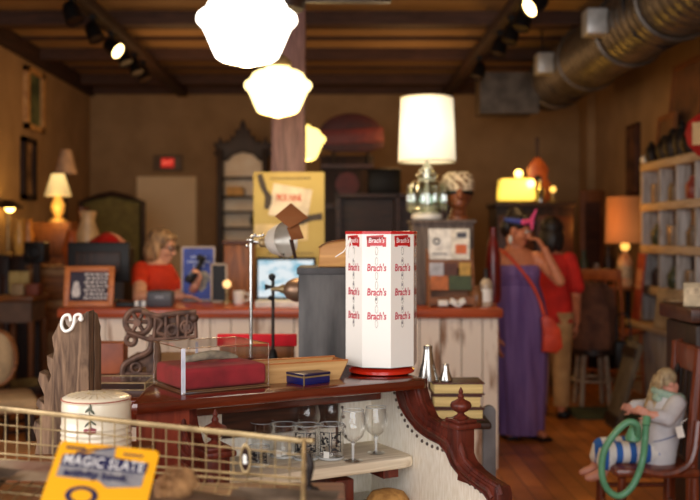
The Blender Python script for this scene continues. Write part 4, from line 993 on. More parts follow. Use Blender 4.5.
# near arm: elbow on the counter, forearm along it
sh = W(141, 270, -.08); el = W(139, 297, -.32); wr = W(181, 296, -.4)
b.cap(sh, .06, el, .046); b.cap(el, .046, wr, .03); add_hand(b, wr, (1, -.1, -.1), (0, -.2, -1), 1, .95, .2)
sh = W(166, 270, .1); el = W(184, 304, -.1); wr = W(196, 285, -.44)
b.cap(sh, .05, el, .045); b.cap(el, .045, wr, .03); add_hand(b, wr, (.35, -.25, .8), (-.9, -.4, 0), 1, .95, .7)
for sx in (-1, 1):
    b.cap((sx*.08, .05, .82), .1, (sx*.085, .04, .46), .062); b.cap((sx*.085, .04, .46), .056, (sx*.09, .06, .08), .038); b.cap((sx*.09, .06, .05), .036, (sx*.1, -.1, .03), .03)
obj('body', remesh(b, m_skin, .006), None, t)
obj('eyes', eyes_mesh(P, .98), [m_eye, m_iris], t)
m_orange = mat('orange_red_cotton', (226, 62, 24), (196, 48, 18), sc=8, rough=.85)
b = B(); b.loft([((.02, 0, 1.24), .085, .085), ((0.005, 0, 1.22), .13, .1), ((0, 0, 1.17), .162, .128), ((0, .02, 1.06), .162, .138), ((0, .04, .95), .16, .138), ((0, .05, .78), .185, .15)], 30, wob=lambda a, z: .02*math.sin(7*a+3*z), cap=False)
s1 = W(141, 270, -.08); e1 = W(139, 297, -.32); b.cap(s1, .064, s1.lerp(e1, .5), .06)
s1 = W(166, 270, .1); e1 = W(184, 304, -.1); b.cap(s1, .06, s1.lerp(e1, .6), .056)
obj('shirt', b, m_orange, t)
b = B()
for sx in (-1, 1): b.loft([((sx*.085, .05, .86), .1, .13), ((sx*.085, .04, .48), .08, .09), ((sx*.09, .06, .08), .066, .075)], 18)
obj('trousers', b, m_navy, t)
f, r, u = frame(fd); Rm = Matrix((r, f, u)).transposed().to_4x4()
b = B(); b.ball(P(0, -.03, .042), (.09, .1, .092), 22, 14, Rm); b.ball(P(0, -.075, -.03), (.085, .06, .1), 18, 12, Rm); b.ball(P(.07, -.03, -.03), (.028, .055, .09), 14, 10, Rm); b.ball(P(-.07, -.03, -.03), (.028, .055, .09), 14, 10, Rm); b.ball(P(0, .04, .085), (.065, .05, .03), 14, 10, Rm)
for i in range(9):
    a = 2*PI*i/9; b.ball(P(.075*math.cos(a), -.06+.05*math.sin(a), -.06), (.028, .028, .05), 10, 8)
obj('hair', b, m_hair_b, t)
b = B()
for k in (-1, 1):
    b.torus(P(k*.034, .1, .008), .024, .004, Rm @ RX(PI/2), 18, 6); b.rod(P(k*.058, .098, .012), P(k*.078, .0, .008), .0035)
b.rod(P(-.01, .102, .01), P(.01, .102, .01), .0035); obj('glasses', b, m_black, t)
for sx in (-1, 1): obj('shoe', B().box((sx*.095, -.03, .03), (.085, .24, .06), bev=.022), m_black, t)
p = W(197, 270, -.47)+O
th = thing('phone_handset', 'black phone handset held in the hand of the cashier', 'phone', p, .3)
b = B(); b.M = RY(.5); b.box((0, 0, 0), (.035, .03, .16), bev=.012); obj('grip', b, m_black, th)
for zq in (-.08, .08):
    b = B(); b.M = RY(.5); b.box((-.015, 0, zq), (.06, .045, .045), bev=.014); obj('earpiece', b, m_black, th)

# ============================================================= DOLL ON CHAIR
D = 4.3; s = D/F; sz = zz(460, D)
p = base(648, D, 0)
m_chairw = wood('red_brown_chair', (124, 58, 30), (84, 36, 20), 'z', rough=.35, coat=.3)
t = thing('wooden_armchair', 'red brown wooden armchair with curved arm holding the doll', 'chair', p)
obj('seat', B().box((-.01, .02, sz-.02), (.36, .38, .04), bev=.015), m_chairw, t)
for x in (-.16, .15):
    for y in (-.15, .18): obj('leg', B().lathe([(.014, 0), (.02, .1), (.016, .14), (.022, .25), (.018, sz-.04)], 12, (x, y, 0)), m_chairw, t)
b = B()
for y in (-.15, .18): b.rod((-.16, y, .2), (.15, y, .2), .01); b.rod((-.16, y, .3), (.15, y, .3), .01)
b.rod((-.16, -.15, .24), (-.16, .18, .24), .01); b.rod((.15, -.15, .24), (.15, .18, .24), .01); obj('stretcher', b, m_chairw, t)
zt = zz(345, D)
obj('back_post', B().tube(curve_pts([(.15, -.12, 0), (.15, -.12, sz), (.16, -.12, sz+.2), (.185, -.12, zt-.04), (.185, -.12, zt)]), .026), m_chairw, t)
obj('back_post', B().tube(curve_pts([(.165, .2, 0), (.165, .2, sz), (.18, .2, sz+.2), (.2, .2, zt-.04), (.2, .2, zt)]), .026), m_chairw, t)
b = B(); b.box((.2, .04, zt-.06), (.03, .34, .12), bev=.012); obj('crest_rail', b, m_chairw, t)
obj('back_slat', B().box((.19, .04, sz+.18), (.025, .3, .06), bev=.01), m_chairw, t)
for i in range(4): obj('spindle', B().rod((.17, -.06+.065*i, sz+.01), (.198, -.06+.065*i, zt-.08), .009), m_dark, t)
obj('curved_arm', B().tube(curve_pts([(-.08, -.17, sz-.01), (.02, -.18, sz-.02), (.1, -.18, sz+.01), (.14, -.17, sz+.07), (.165, -.15, sz+.2)]), .017), m_chairw, t)
# black shawl over the chair back
b = B(); b.tube(curve_pts([at(x+3, y, 4.45)-p for x, y in [(684, 352), (676, 364), (671, 378), (670, 392), (675, 408), (681, 424)]]), [.012, .018, .022, .02, .014, .01], 10, flat=.5); solo('black_shawl', b, mat('black_knit', (36, 32, 34), (14, 12, 14), sc=60, rough=.9), 'black knitted shawl hanging between the doll and the chair post', 'shawl', p)
tg = thing('price_tag', 'white paper tag tied to the doll chair', 'tag', at(680, 432, 4.13)); obj('card', B().box((0, 0, 0), (.03, .003, .05), RY(-.25)), m_white, tg); obj('string', B().tube([(.0, 0, .02), (.012, .0, .045), (.03, 0.0, .055)], .0015), m_white, tg)
# doll
d = thing('doll', 'child sized doll in white top and blue striped trousers on the chair', 'doll', (p.x, p.y, sz))
m_sk = mat('doll_skin', (214, 150, 126), (200, 136, 112), sc=20, rough=.5)
b = B()
hx = .03
b.loft([((hx, 0, .03), .075, .085), ((hx+.008, 0, .1), .08, .085), ((hx+.035, 0, .2), .078, .085), ((hx+.06, 0, .26), .07, .082), ((hx+.06, 0, .295), .045, .055)], 18)
fdl, upl = (-.7, -.12, -.7), (-.7, 0, .7)
P = add_head(b, (hx+.06, .02, .335), fdl, .5, (hx+.06, 0, .28), up=upl)
for y in (-.045, .055):
    b.cap((hx, y, .045), .046, (-.18, y, .04), .036); b.cap((-.18, y, .035), .036, (-.215, y, -.045), .025); b.cap((-.215, y, -.05), .024, (-.265, y, -.066), .019); b.cap((-.262, y, -.066), .019, (-.278, y, -.068), .015)
b.cap((hx+.065, -.085, .262), .034, (hx+.01, -.135, .215), .03); b.cap((hx+.01, -.135, .215), .03, (-.03, -.13, .222), .02); add_hand(b, (-.03, -.13, .222), (-.9, .05, .45), (.1, .9, -.2), 1, .5, .5)
b.cap((hx+.065, .085, .262), .034, (hx+.01, .13, .2), .03); b.cap((hx+.01, .13, .2), .03, (-.025, .11, .2), .02); add_hand(b, (-.025, .11, .2), (-.9, .05, .35), (.1, -.9, -.2), -1, .5, .5)
obj('body', remesh(b, m_sk, .0045), None, d)
obj('eyes', eyes_mesh(P, .5), [m_eye, m_iris], d)
b = B(); b.loft([((hx, 0, .0), .085, .1), ((hx+.002, 0, .06), .094, .1), ((hx+.032, 0, .18), .089, .095), ((hx+.058, 0, .26), .08, .094), ((hx+.06, 0, .292), .056, .066)], 26, wob=lambda a, z: .015*math.sin(6*a+14*z))
for sy in (-1, 1):
    b.cap((hx+.065, sy*.085, .262), .041, (hx+.01, sy*.135, .21), .036); b.cap((hx+.01, sy*.135, .212), .036, (-.022, sy*.122, .218), .027)
obj('top', b, mat('white_jersey', (206, 204, 204), (186, 184, 186), sc=12, rough=.9), d)
b = B(); b.tube([(hx+.02+.096*math.cos(a), .101*math.sin(a), .115+.03*math.cos(a)) for a in [2*PI*i/24 for i in range(24)]], .003, 6, True); obj('waist_cord', b, mat('blue_cord', (120, 126, 160), rough=.8), d)
mst = bpy.data.materials.new('blue_stripe_cloth'); mst.use_nodes = True; nt = mst.node_tree; bs = nt.nodes['Principled BSDF']; L = nt.links.new
tc = nt.nodes.new('ShaderNodeTexCoord'); wv = nt.nodes.new('ShaderNodeTexWave'); wv.inputs['Scale'].default_value = 5.2; wv.bands_direction = 'X'; wv.inputs['Distortion'].default_value = .6
cr = nt.nodes.new('ShaderNodeValToRGB'); cr.color_ramp.interpolation = 'CONSTANT'; cr.color_ramp.elements[0].color = lin((222, 220, 214)); cr.color_ramp.elements[1].position = .55; cr.color_ramp.elements[1].color = lin((44, 100, 180))
L(tc.outputs['Object'], wv.inputs[0]); L(wv.outputs['Fac'], cr.inputs[0]); L(cr.outputs[0], bs.inputs['Base Color']); bs.inputs['Roughness'].default_value = .9
b = B()
for y in (-.048, .058): b.cap((hx-.02, y, .047), .053, (-.185, y, .043), .046); b.cap((-.185, y, .043), .046, (-.2, y, .005), .042)
obj('trousers', b, mst, d)
f, r, u = frame(fdl, upl); Rm = Matrix((r, f, u)).transposed().to_4x4()
b = B(); b.ball(P(0, -.03, .04), (.045, .05, .045), 18, 12, Rm); b.ball(P(0, .03, .07), (.04, .034, .024), 14, 10, Rm)
for k in range(9):
    y = -.06+.015*k; h0 = P(y*1.2, .0, .1); h1 = P(y*1.5, .09, .05)
    b.tube(curve_pts([h0, h1, h1+Vector((-.02, -.01, -.06)), h1+Vector((-.03, -.012+.003*k, -.11))]), .011, 8)
obj('hair', b, mat('doll_blonde', (180, 158, 120), (132, 110, 80), sc=40, rough=.6), d)
b = B(); b.torus((hx+.058, 0, .292), .06, .017, RY(.25)); b.ball((hx-.0, -.03, .28), (.02, .035, .02)); obj('green_collar', b, mat('sage_cloth', (164, 190, 172), (140, 166, 150), sc=30, rough=.9), d, label='sage green scarf collar')
# green hose loop
g = thing('green_hose', 'thick jade green hose hanging in a loop from the doll lap', 'hose', at(633, 440, 4.07))
loop = [(646, 425), (645, 440), (643, 458), (638, 475), (630, 489), (619, 496), (608, 490), (602, 475), (603, 455), (610, 440), (620, 428), (629, 422), (637, 425), (638, 436)]
pts = curve_pts([at(x, y, 4.06 if 1 < i < 13 else 4.1)-g.location for i, (x, y) in enumerate(loop)], 6)
m_jade = mat('jade_rubber', (104, 166, 124), (90, 150, 112), rough=.4)
obj('tube', B().tube(pts, .0145, 12), m_jade, g)
b = B(); b.rod(at(646, 426, 4.1)-g.location, at(647, 417, 4.12)-g.location, .017); b.lathe([(.018, -.03), (.034, -.02), (.03, .0), (.012, .04)], 14, at(633, 435, 4.12)-g.location); obj('nozzle', b, m_jade, g)
# ============================================================= FOREGROUND SETTEE WITH SHELF
RZ0 = R(28.2); OX, OY = .257, 2.78
u_, v_ = Vector((math.cos(RZ0), math.sin(RZ0), 0)), Vector((-math.sin(RZ0), math.cos(RZ0), 0))
ORG = Vector((OX, OY, 0))
def onp(px, py, X=None, Y=None):
    """pixel ray met with the settee's own plane x=X or y=Y -> local (x, y, z)"""
    d = Vector(((px-CX)/F, 1, -(py-CY)/F)); c = Vector((0, 0, CZ))-ORG
    n, k = (u_, X) if X is not None else (v_, Y)
    tt = (k-c.dot(n))/d.dot(n); w = c+d*tt
    return Vector((w.dot(u_), w.dot(v_), w.z))
def loc(x, y, z): return ORG+u_*x+v_*y+Vector((0, 0, z))
ZT = 1.04
t = thing('upholstered_settee', 'old settee with cream upholstery, nailheads and mahogany scroll arms', 'settee', ORG, RZ0)
m_linen = mat('cream_linen', (253, 246, 230), (236, 226, 204), sc=26, st=(6, 6, 1), rough=.95, bump=.1)
# right arm: profile in (y, z); inner face at x=0
out_px = [(424, 378), (424, 386), (428, 401), (435, 416), (446, 424), (458, 429), (466, 437), (469, 449), (473, 460), (482, 470), (494, 479), (506, 486), (508, 494)]
in_px = [(398, 384), (400, 394), (404, 407), (411, 418), (420, 429), (431, 437), (443, 443), (450, 452), (455, 464), (463, 474), (474, 482), (487, 492), (492, 499)]
outer = [onp(x-7, y+1, X=0) for x, y in out_px]; inner = [onp(x, y, X=0) for x, y in in_px]
YB_ = .33
def arm(x0, x1, panel, rim_label=None):
    fab = [(v.y, v.z) for v in inner]
    poly = [(YB_, ZT-.045)]+[(v.y+.0, v.z) for v in inner if v.z < ZT-.05]
    ye = min(poly[-1][0], -.36); poly += [(ye, .62), (ye, .3), (YB_, .3)]
    b = B(); b.prism(poly, x0, x1, 'yz'); pn = obj('arm_panel', b, panel, t)
    ring = [(v.y, v.z) for v in outer]+[(outer[-1].y-.005, .62), (outer[-1].y-.005, .3), (inner[-1].y, .3), (inner[-1].y, .62)]+[(v.y, v.z) for v in inner[::-1]]
    b = B(); b.prism(ring, x0-.012, x1+.006, 'yz', bev=.005)
    mid = [(v.y*.5+w.y*.5, v.z*.5+w.z*.5) for v, w in zip(inner, outer)]
    b.tube([(x0-.01, y, z) for y, z in mid], .009, 8)
    b.tube([(x0-.01, v.y, v.z) for v in inner], .005, 8)
    b.tube([(x0, v.y, v.z) for v in outer], .008, 8)
    fr = obj('scroll_rim', b, m_mahogz, t)
    # pedestal and finial on the scroll
    c = onp(456, 430, X=0); b = B(); cy, cz = c.y, c.z
    xm = (x0+x1)/2
    b.box((xm, cy, cz-.03), (.058, .05, .09), bev=.005); b.box((xm, cy, cz+.014), (.08, .085, .016), bev=.006); b.box((xm, cy, cz+.026), (.062, .066, .01), bev=.004)
    b.prism([(cy-.03, cz-.07), (cy-.055, cz-.09), (cy-.05, cz-.115), (cy-.075, cz-.13), (cy-.02, cz-.13)], x0-.01, x1+.01, 'yz')
    obj('pedestal', b, m_mahogz, t)
    b = B(); b.lathe([(.03, 0), (.034, .008), (.018, .016), (.013, .022), (.03, .03), (.044, .042), (.046, .05), (.04, .06), (.02, .068), (.012, .074), (.014, .08), (.008, .09), (.011, .096), (.002, .112)], 22, (xm, cy, cz+.04))
    b.v = [Vector((xm+(v.x-xm)*.64, cy+(v.y-cy)*.64, cz+.028+(v.z-cz-.04)*.78)) for v in b.v]; obj('finial', b, m_mahogz, t)
    return pn
pn = arm(.0, .032, m_linen)
m_nail = mat('nailhead', (112, 96, 82), (80, 68, 60), rough=.35, metal=.6)
for c in [(248, 183), (263, 202), (268, 222), (275, 243), (283, 263), (292, 279), (300, 295), (312, 308), (326, 322), (340, 336), (354, 344), (368, 351), (383, 356), (397, 361), (411, 366), (420, 385), (430, 405), (443, 425), (457, 441), (473, 455), (488, 465), (503, 476), (522, 485)]:
    v = onp(300+.36*c[0], 320+.36*c[1], X=0); b = B(); b.ball((-.001, v.y, v.z), (.004, .0052, .0052), 10, 6); obj('nail', b, m_nail, pn)
m_mahogp = wood('mahogany_panel', (150, 66, 42), (122, 48, 30), 'z', rough=.4, coat=.1, bump=.02)
arm(-.715, -.68, m_mahogp)
# back
b = B(); b.b2(-.68, 0, .31, .35, .3, ZT-.04); obj('back_board', b, m_darkx, t)
xs = onp(338, 420, Y=.31).x
b = B(); b.b2(xs, -.001, .296, .312, .3, ZT-.09, .004); b.b2(-.67, xs-.012, .3, .312, .3, .86, .004); b.b2(-.67, -.5, .3, .312, .86, .97, .004); obj('back_upholstery', b, m_linen, t)
for i in range(4):
    v = onp(345-8*i*.4, 402+9*i, Y=.295); obj('nail', B().ball((xs+.006+.004*i, .294, .92-.03*i), (.0052, .004, .0052), 10, 6), m_nail, t)
obj('apron', B().box((-.395, .265, ZT-.066), (.79, .05, .062), bev=.006), m_mahog, t)
# big top board
b = B(); b.prism([(-.855, .0), (-.845, -.012), (-.01, -.012), (.004, .0), (.012, .06), (.012, .33), (.0, .36), (-.66, .36), (-.75, .225)], ZT-.03, ZT, 'xy', bev=.009); obj('top_board', b, m_mahog, t)
b = B(); b.prism([(-.838, .02), (-.7, .02), (-.7, .33), (-.69, .33), (-.75, .2)], .45, ZT-.032, 'xy'); obj('end_panel', b, m_mahogp, t)
obj('corbel', B().tube([(-.69, y, z) for y, z in [(.1, .99), (.06, .97), (.03, .93), (.0, .88), (-.05, .85)]], .022, 10), m_mahogz, t)
b = B(); b.b2(-.68, 0, -.3, .3, .52, .66, .03); obj('seat_cushion', b, m_linen, t)
obj('seat_rail', B().b2(-.72, .04, -.33, -.29, .36, .54, .008), m_mahogz, t)
for x in (-.71, .035):
    for y in (-.31, .3): obj('leg', B().lathe([(.02, 0), (.03, .06), (.022, .12), (.034, .26), (.03, .32)], 14, (x, y, 0)), m_mahogz, t)
# pale plank resting inside
ZS = .81
m_plank = wood('pale_plank', (236, 222, 196), (200, 180, 150), 'x', rough=.85, bump=.2)
tp = thing('pale_shelf_plank', 'pale raw wood plank set inside the settee carrying the glasses', 'plank', loc(-.34, .165, ZS), RZ0)
b = B(); b.prism([(-.335, -.125), (.3, -.125), (.332, -.11), (.338, -.08), (.338, .125), (-.335, .125)], -.032, 0, 'xy', bev=.006); obj('board', b, m_plank, tp)
obj('batten', B().box((.26, 0, -.045), (.05, .22, .024)), m_mahogz, tp)
solo('plank_block', B().b2(-.03, .03, -.09, .09, 0, .088, .004), m_mahogz, 'dark block under the pale plank, right end', 'block', loc(-.2, .2, .661), RZ0)

# glasses
m_prt = mat('black_print', (26, 24, 26), rough=.5)
def spot(px, py, z): return on(px, py, z)
def tumbler(px, py, w, h, label, printed=False, sticker=False, group='tumblers on the pale plank'):
    p = spot(px, py, ZS); r = w/2*p.y/F; hh = h*p.y/F
    t = thing('glass_tumbler', label, 'glass', (p.x, p.y, ZS), 0, group)
    obj('bowl', B().lathe([(.0001, .001), (r*.9, .001), (r*.93, .006), (r, hh), (r-.0022, hh), (r*.92-.002, .013), (.0001, .012)], 32, cap=False), m_gl, t)
    obj('rim', B().torus((0, 0, hh), r-.001, .0013, None, 32, 6), mat_rim, t)
    obj('thick_base', B().torus((0, 0, .006), r*.9, .0035, None, 32, 6), mat_rim, t)
    if printed:
        for a in (-2.05, -1.15):
            b = B(); random.seed(int(px*7+a*10))
            for j in range(26):
                aa = a+random.uniform(-.3, .3); z = hh*.55+random.uniform(-.3, .3)*hh*.8; l = random.uniform(.003, .008)
                b.M = RZ(aa) @ Matrix.Translation((r+.0004, 0, 0)); b.box((0, 0, z), (.0008, l, random.uniform(.002, .006)))
            b.M = RZ(a); 
            for k in (-1, 1): b.M = RZ(a+.36*k) @ Matrix.Translation((r+.0004, 0, 0)); b.box((0, 0, hh*.55), (.0008, .002, hh*.55))
            for k in (-1, 1):
                for j in range(7): b.M = RZ(a-.36+.12*j) @ Matrix.Translation((r+.0004, 0, 0)); b.box((0, 0, hh*.55+k*hh*.27), (.0008, r*.12, .002))
            obj('printed_emblem', b, m_prt, t)
    if sticker:
        b = B(); b.M = RZ(-1.9); b.box((r+.001, 0, hh*.2), (.0008, .017, .019)); obj('sticker', b, m_white, t)
    return t
mat_rim = mat('glass_rim_glint', (244, 246, 242), (232, 234, 230), rough=.1); mat_rim.node_tree.nodes['Principled BSDF'].inputs['Alpha'].default_value = .42  # half-transparent white paints the bright glints on rims, bases and stems
def snifter(px, py, w, h, label, group='stemmed glasses on the pale plank'):
    p = spot(px, py, ZS); r = w/2*p.y/F; hh = h*p.y/F
    t = thing('brandy_snifter', label, 'glass', (p.x, p.y, ZS), 0, group)
    z0 = hh*.36
    bw = [(.0001, z0), (r*.3, z0+.004), (r*.72, z0+hh*.12), (r*.97, z0+hh*.27), (r, z0+hh*.34), (r*.95, z0+hh*.46), (r*.8, hh)]
    obj('bowl', B().lathe(bw, 32, cap=False), m_gl, t)
    obj('rim', B().torus((0, 0, hh), r*.8, .0012, None, 32, 6), mat_rim, t)
    obj('stem', B().lathe([(.005, .004), (.0035, .012), (.0045, z0*.5), (.0035, z0*.8), (.007, z0)], 12), mat_rim, t)
    obj('foot', B().lathe([(r*.72, 0), (r*.72, .002), (r*.3, .004), (.005, .008)], 28), m_gl, t)
    return t
tumbler(331, 459, 27, 35, 'printed tumbler with black emblems and a white sticker, right one', True, True)
tumbler(306, 459.5, 27, 35, 'printed tumbler with black emblems, left of the stickered printed one', True)
tumbler(284, 457, 28, 33, 'plain tumbler directly left of the printed tumblers', False, True)
tumbler(263, 452, 25, 30, 'plain tumbler in front of a taller one, middle of the plank')
tumbler(283, 443, 25, 28, 'plain tumbler at the back behind the middle glasses')
tumbler(240, 447, 24, 25, 'small plain tumbler right of the left finial')
tumbler(259, 466, 22, 20, 'short low tumbler at the front left of the plank', True)
snifter(353, 461, 27, 51, 'stemmed snifter right of the printed tumblers')
snifter(376, 453, 25, 46, 'stemmed snifter at the right end of the plank')
snifter(307, 447, 28, 44, 'big stemmed snifter behind the printed tumblers')
snifter(331, 443, 24, 42, 'stemmed snifter at the back against the cream upholstery')
snifter(206, 449, 25, 36, 'stemmed glass at the far left near the mahogany arm')
# straw round at the bottom
b = B(); b.lathe([(.075, 0), (.07, .04), (.055, .07), (.02, .085), (0, .086)], 26, sx=1.1); b.v = [Vector((v.x*.8, v.y*.8, v.z*.62)) for v in b.v]; solo('straw_hat', b.lathe([(.09, 0), (.09, .005), (.056, .008)], 26), mat('straw', (190, 140, 74), (150, 104, 50), sc=50, rough=.9), 'tan straw hat on the cream settee seat', 'hat', loc(-.075, .08, .662))

# Candy display ------------------------------------------------------------
pc = spot(381.5, 372, ZT)
pc = Vector((pc.x, pc.y+.0, ZT))
t = thing('candy_display', 'white octagonal candy display printed with red Brach\'s lettering', 'display stand', pc)
Ra = .1095; H0, H1 = .026, .026+(364.5-233)*pc.y/F
m_dw = mat('display_white', (234, 231, 221), (230, 226, 215), sc=3, rough=.35)
a0 = -PI/2-R(11)+PI/8
obj('case', B().lathe([(Ra, H0), (Ra, H1)], 8, a0=a0, smooth=False), m_dw, t)
obj('red_rim', B().lathe([(Ra*1.012, H1-.007), (Ra*1.012, H1+.001), (Ra*.96, H1+.002)], 8, a0=a0, smooth=False), m_red, t)
obj('turntable', B().lathe([(.09, 0), (.098, .004), (.098, .012), (.088, .018), (.05, .02)], 40), mat('red_enamel', (206, 44, 20), (190, 36, 16), rough=.25, coat=.4), t)
obj('spindle', B().cyl((0, 0, .018), .07, .011, 24), m_black, t)
m_letter = mat('brach_red', (196, 32, 62), rough=.5); m_letw = mat('badge_white', (250, 240, 236), rough=.5)
ap = Ra*math.cos(PI/8); pxm = pc.y/F
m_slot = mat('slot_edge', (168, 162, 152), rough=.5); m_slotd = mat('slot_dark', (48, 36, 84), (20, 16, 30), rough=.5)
for k in range(8):
    ph = -PI/2-R(11)+k*PI/4; nrm = Vector((math.cos(ph), math.sin(ph), 0)); tg_ = Vector((-math.sin(ph), math.cos(ph), 0))
    hidden = nrm.y > .35
    if hidden and k not in (0, 1, 2, 6, 7): continue
    M0 = Matrix.Translation(nrm*ap) @ RZ(ph+PI/2)
    zr = lambda py: H0+(365-py)*pxm*.965
    b = B(); b.M = M0; b.box((0, -.0006, zr(239)), (.056, .001, .028)); b.box((-.004, -.0006, zr(234.5)), (.05, .001, .012), RY(-.06)); bad = obj('red_badge', b, m_red, t)
    lt = text('badge_lettering', "Brach's", .046, m_letw, bad, nrm*(ap+.0016)+Vector((0, 0, zr(237.6))), (PI/2, 0, ph+PI/2), .012, .12, 1.25)
    b = B(); b.M = M0; b.box((0, -.0015, zr(243.4)), (.036, .0006, .003)); obj('badge_line', b, m_letw, bad)
    for j, py in enumerate((265, 289.5, 313.5)):
        text('lettering', "Brach's", .056, m_letter, t, nrm*(ap+.0008)+Vector((0, 0, zr(py))), (PI/2, 0, ph+PI/2), .022, .12, 1.5)
    for j, py in enumerate((248, 258.5, 273, 282.5, 297, 306.5, 321)):
        b = B(); b.M = M0 @ Matrix.Translation((0, -.0004, zr(py))) @ RX(PI/2); b.torus((0, 0, 0), .0092, .0009, Matrix.Diagonal((.42, 1.2, 1, 1)), 18, 6); so = obj('slot', b, m_slot, t)
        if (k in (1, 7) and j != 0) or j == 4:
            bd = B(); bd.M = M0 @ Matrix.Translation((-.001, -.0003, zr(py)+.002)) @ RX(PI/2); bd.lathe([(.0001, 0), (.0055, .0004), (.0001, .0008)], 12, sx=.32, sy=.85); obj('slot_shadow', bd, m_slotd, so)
# string hanging on display
b = B(); b.tube(curve_pts([(-.02, 0, .035), (-.035, -.003, .0), (-.05, 0, -.012), (-.062, 0, -.02)]), .0016); b.tube(curve_pts([(-.02, 0, .035), (-.012, -.003, 0), (-.008, 0, -.03)]), .0016); b.tube(curve_pts([(-.02, 0, .035), (-.025, -.004, 0), (-.024, 0, -.024)]), .0018)
q = at(357, 250, pc.y-.13); solo('white_string', b, m_white, 'loose white string hanging at the left of the candy display', 'string', q)

# acrylic case with fossil
e0, e1 = spot(183, 395, ZT), spot(268, 389, ZT); rz = R(32); Wd, Dp, Ht = .248, .2, .118
p = Vector((e0.x, e0.y, ZT))
t = thing('acrylic_case', 'clear acrylic display case on the mahogany board', 'display case', p, rz)
ui = .006
b = B(); b.b2(0, Wd, 0, Dp, ui, Ht, .0); obj('clear_box', b, m_acr, t)
m_edge = glass('acrylic_edge', (250, 236, 220), lo=.4, hi=.85, rough=.15)
b = B()
for x in (0, Wd):
    for y in (0, Dp): b.rod((x, y, .004), (x, y, Ht), .0011)
for y in (0, Dp): b.rod((0, y, Ht), (Wd, y, Ht), .0012); b.rod((0, y, .008), (Wd, y, .008), .0016)
for x in (0, Wd): b.rod((x, 0, Ht), (x, Dp, Ht), .0012); b.rod((x, 0, .008), (x, Dp, .008), .0016)
obj('edges', b, m_edge, t)
b = B(); b.box((.0, -.002, .06), (.011, .002, .118)); b.box((.128, Dp+.002, .085), (.008, .002, .05)); obj('corner_highlight_strip', b, mat('painted_highlight', (226, 228, 236), (190, 194, 206), sc=60, st=(1, 1, .3), rough=.2), t)  # pale strips paint the highlight on the case corner and back pane
b = B(); b.b2(-.004, Wd+.004, -.004, Dp+.004, 0, .006, .002); obj('base_plate', b, m_edge, t)
p2 = p+Vector((math.cos(rz)*Wd/2-math.sin(rz)*Dp/2, math.sin(rz)*Wd/2+math.cos(rz)*Dp/2, .007))
b = B(); n = 12
b.box((0, 0, .03), (Wd-.006, Dp-.006, .056), bev=.01, seg=3); b.ball((-.06, 0, .045), (.06, .045, .018)); b.ball((.06, 0, .047), (.055, .045, .018))
solo('red_velvet', remesh(b, mat('red_velvet', (150, 30, 42), (112, 18, 30), sc=14, rough=.95), .004, 2), None, 'red velvet cushion inside the acrylic case', 'cushion', p2, rz)
b = B(); pts = curve_pts([(-.075, .0, .066), (-.045, .0, .073), (0, 0, .077), (.04, 0, .074), (.08, 0, .066)]); nn = len(pts); b.tube(pts, [.004+.0085*math.sin(PI*i/(nn-1))**.6 for i in range(nn)], 12)
b.ball((-.06, .01, .07), (.02, .018, .01)); solo('fossil', b, mat('grey_stone', (150, 140, 118), (104, 98, 86), sc=40, rough=.9, bump=.3), 'long grey curved stone lying on red velvet', 'fossil', p2, rz)
# wooden tray and navy tin
q0, q1 = spot(258, 386.5, ZT), spot(326, 379, ZT)
ang = math.atan2(q1.y-q0.y, q1.x-q0.x); Lw = .25
p = Vector((spot(296, 383, ZT).x+.008, spot(296, 383, ZT).y+.075, ZT))
t = thing('wooden_tray', 'long tan wooden tray with sloping ends behind the navy tin', 'tray', p, R(24))
b = B(); b.prism([(-.13, 0), (.1, 0), (.128, .052), (-.13, .052)], -.05, -.042, 'xz'); b.prism([(-.13, 0), (.1, 0), (.128, .052), (-.13, .052)], .042, .05, 'xz'); obj('side', b, wood('pale_pine', (206, 164, 106), (180, 134, 80), 'x', rough=.6), t)
b = B(); b.M = Matrix.Translation((.114, 0, .026)) @ RY(.49); b.box((0, 0, 0), (.008, .09, .058)); b.M = Matrix.Translation((-.126, 0, .026)); b.box((0, 0, 0), (.008, .09, .052)); b.M = Matrix(); b.b2(-.13, .1, -.045, .045, 0, .008); obj('end', b, m_brown, t)
b = B()
for y in (-.046, .046): b.box((0, y, .0535), (.256, .009, .004))
obj('rim', b, mat('orange_rim', (190, 112, 50), rough=.5), t)
p = spot(304, 386, ZT); t = thing('navy_tin', 'small navy blue tin box with a gold band', 'tin box', (p.x, p.y, ZT), R(41))
obj('box', B().b2(0, .094, 0, .08, 0, .02, .003), mat('navy_lacquer', (22, 30, 96), (18, 24, 80), rough=.3), t); obj('gold_band', B().b2(-.0005, .0945, -.0005, .0805, .02, .0245), m_brass, t)
obj('lid', B().b2(-.001, .095, -.001, .081, .0245, .031, .002), mat('navy_lid', (30, 28, 70), rough=.3), t); obj('corner_strip', B().b2(-.001, .002, -.001, .002, 0, .03), m_brass, t)

# ============================================================= BEHIND THE SETTEE
tb = thing('display_table', 'dark table behind the settee carrying ironwork and lamps', 'table', (-.44, 3.62, 0)); zt = .955
obj('tabletop', B().b2(-.4, .26, -.5, .5, zt-.035, zt, .006), m_darkx, tb); obj('apron', B().b2(-.37, .23, -.46, .46, zt-.13, zt-.035), m_darkx, tb)
for x in (-.35, .21):
    for y in (-.44, .44): obj('leg', B().cyl((x, y, 0), .025, zt-.1, 12, .035), m_dark, tb)
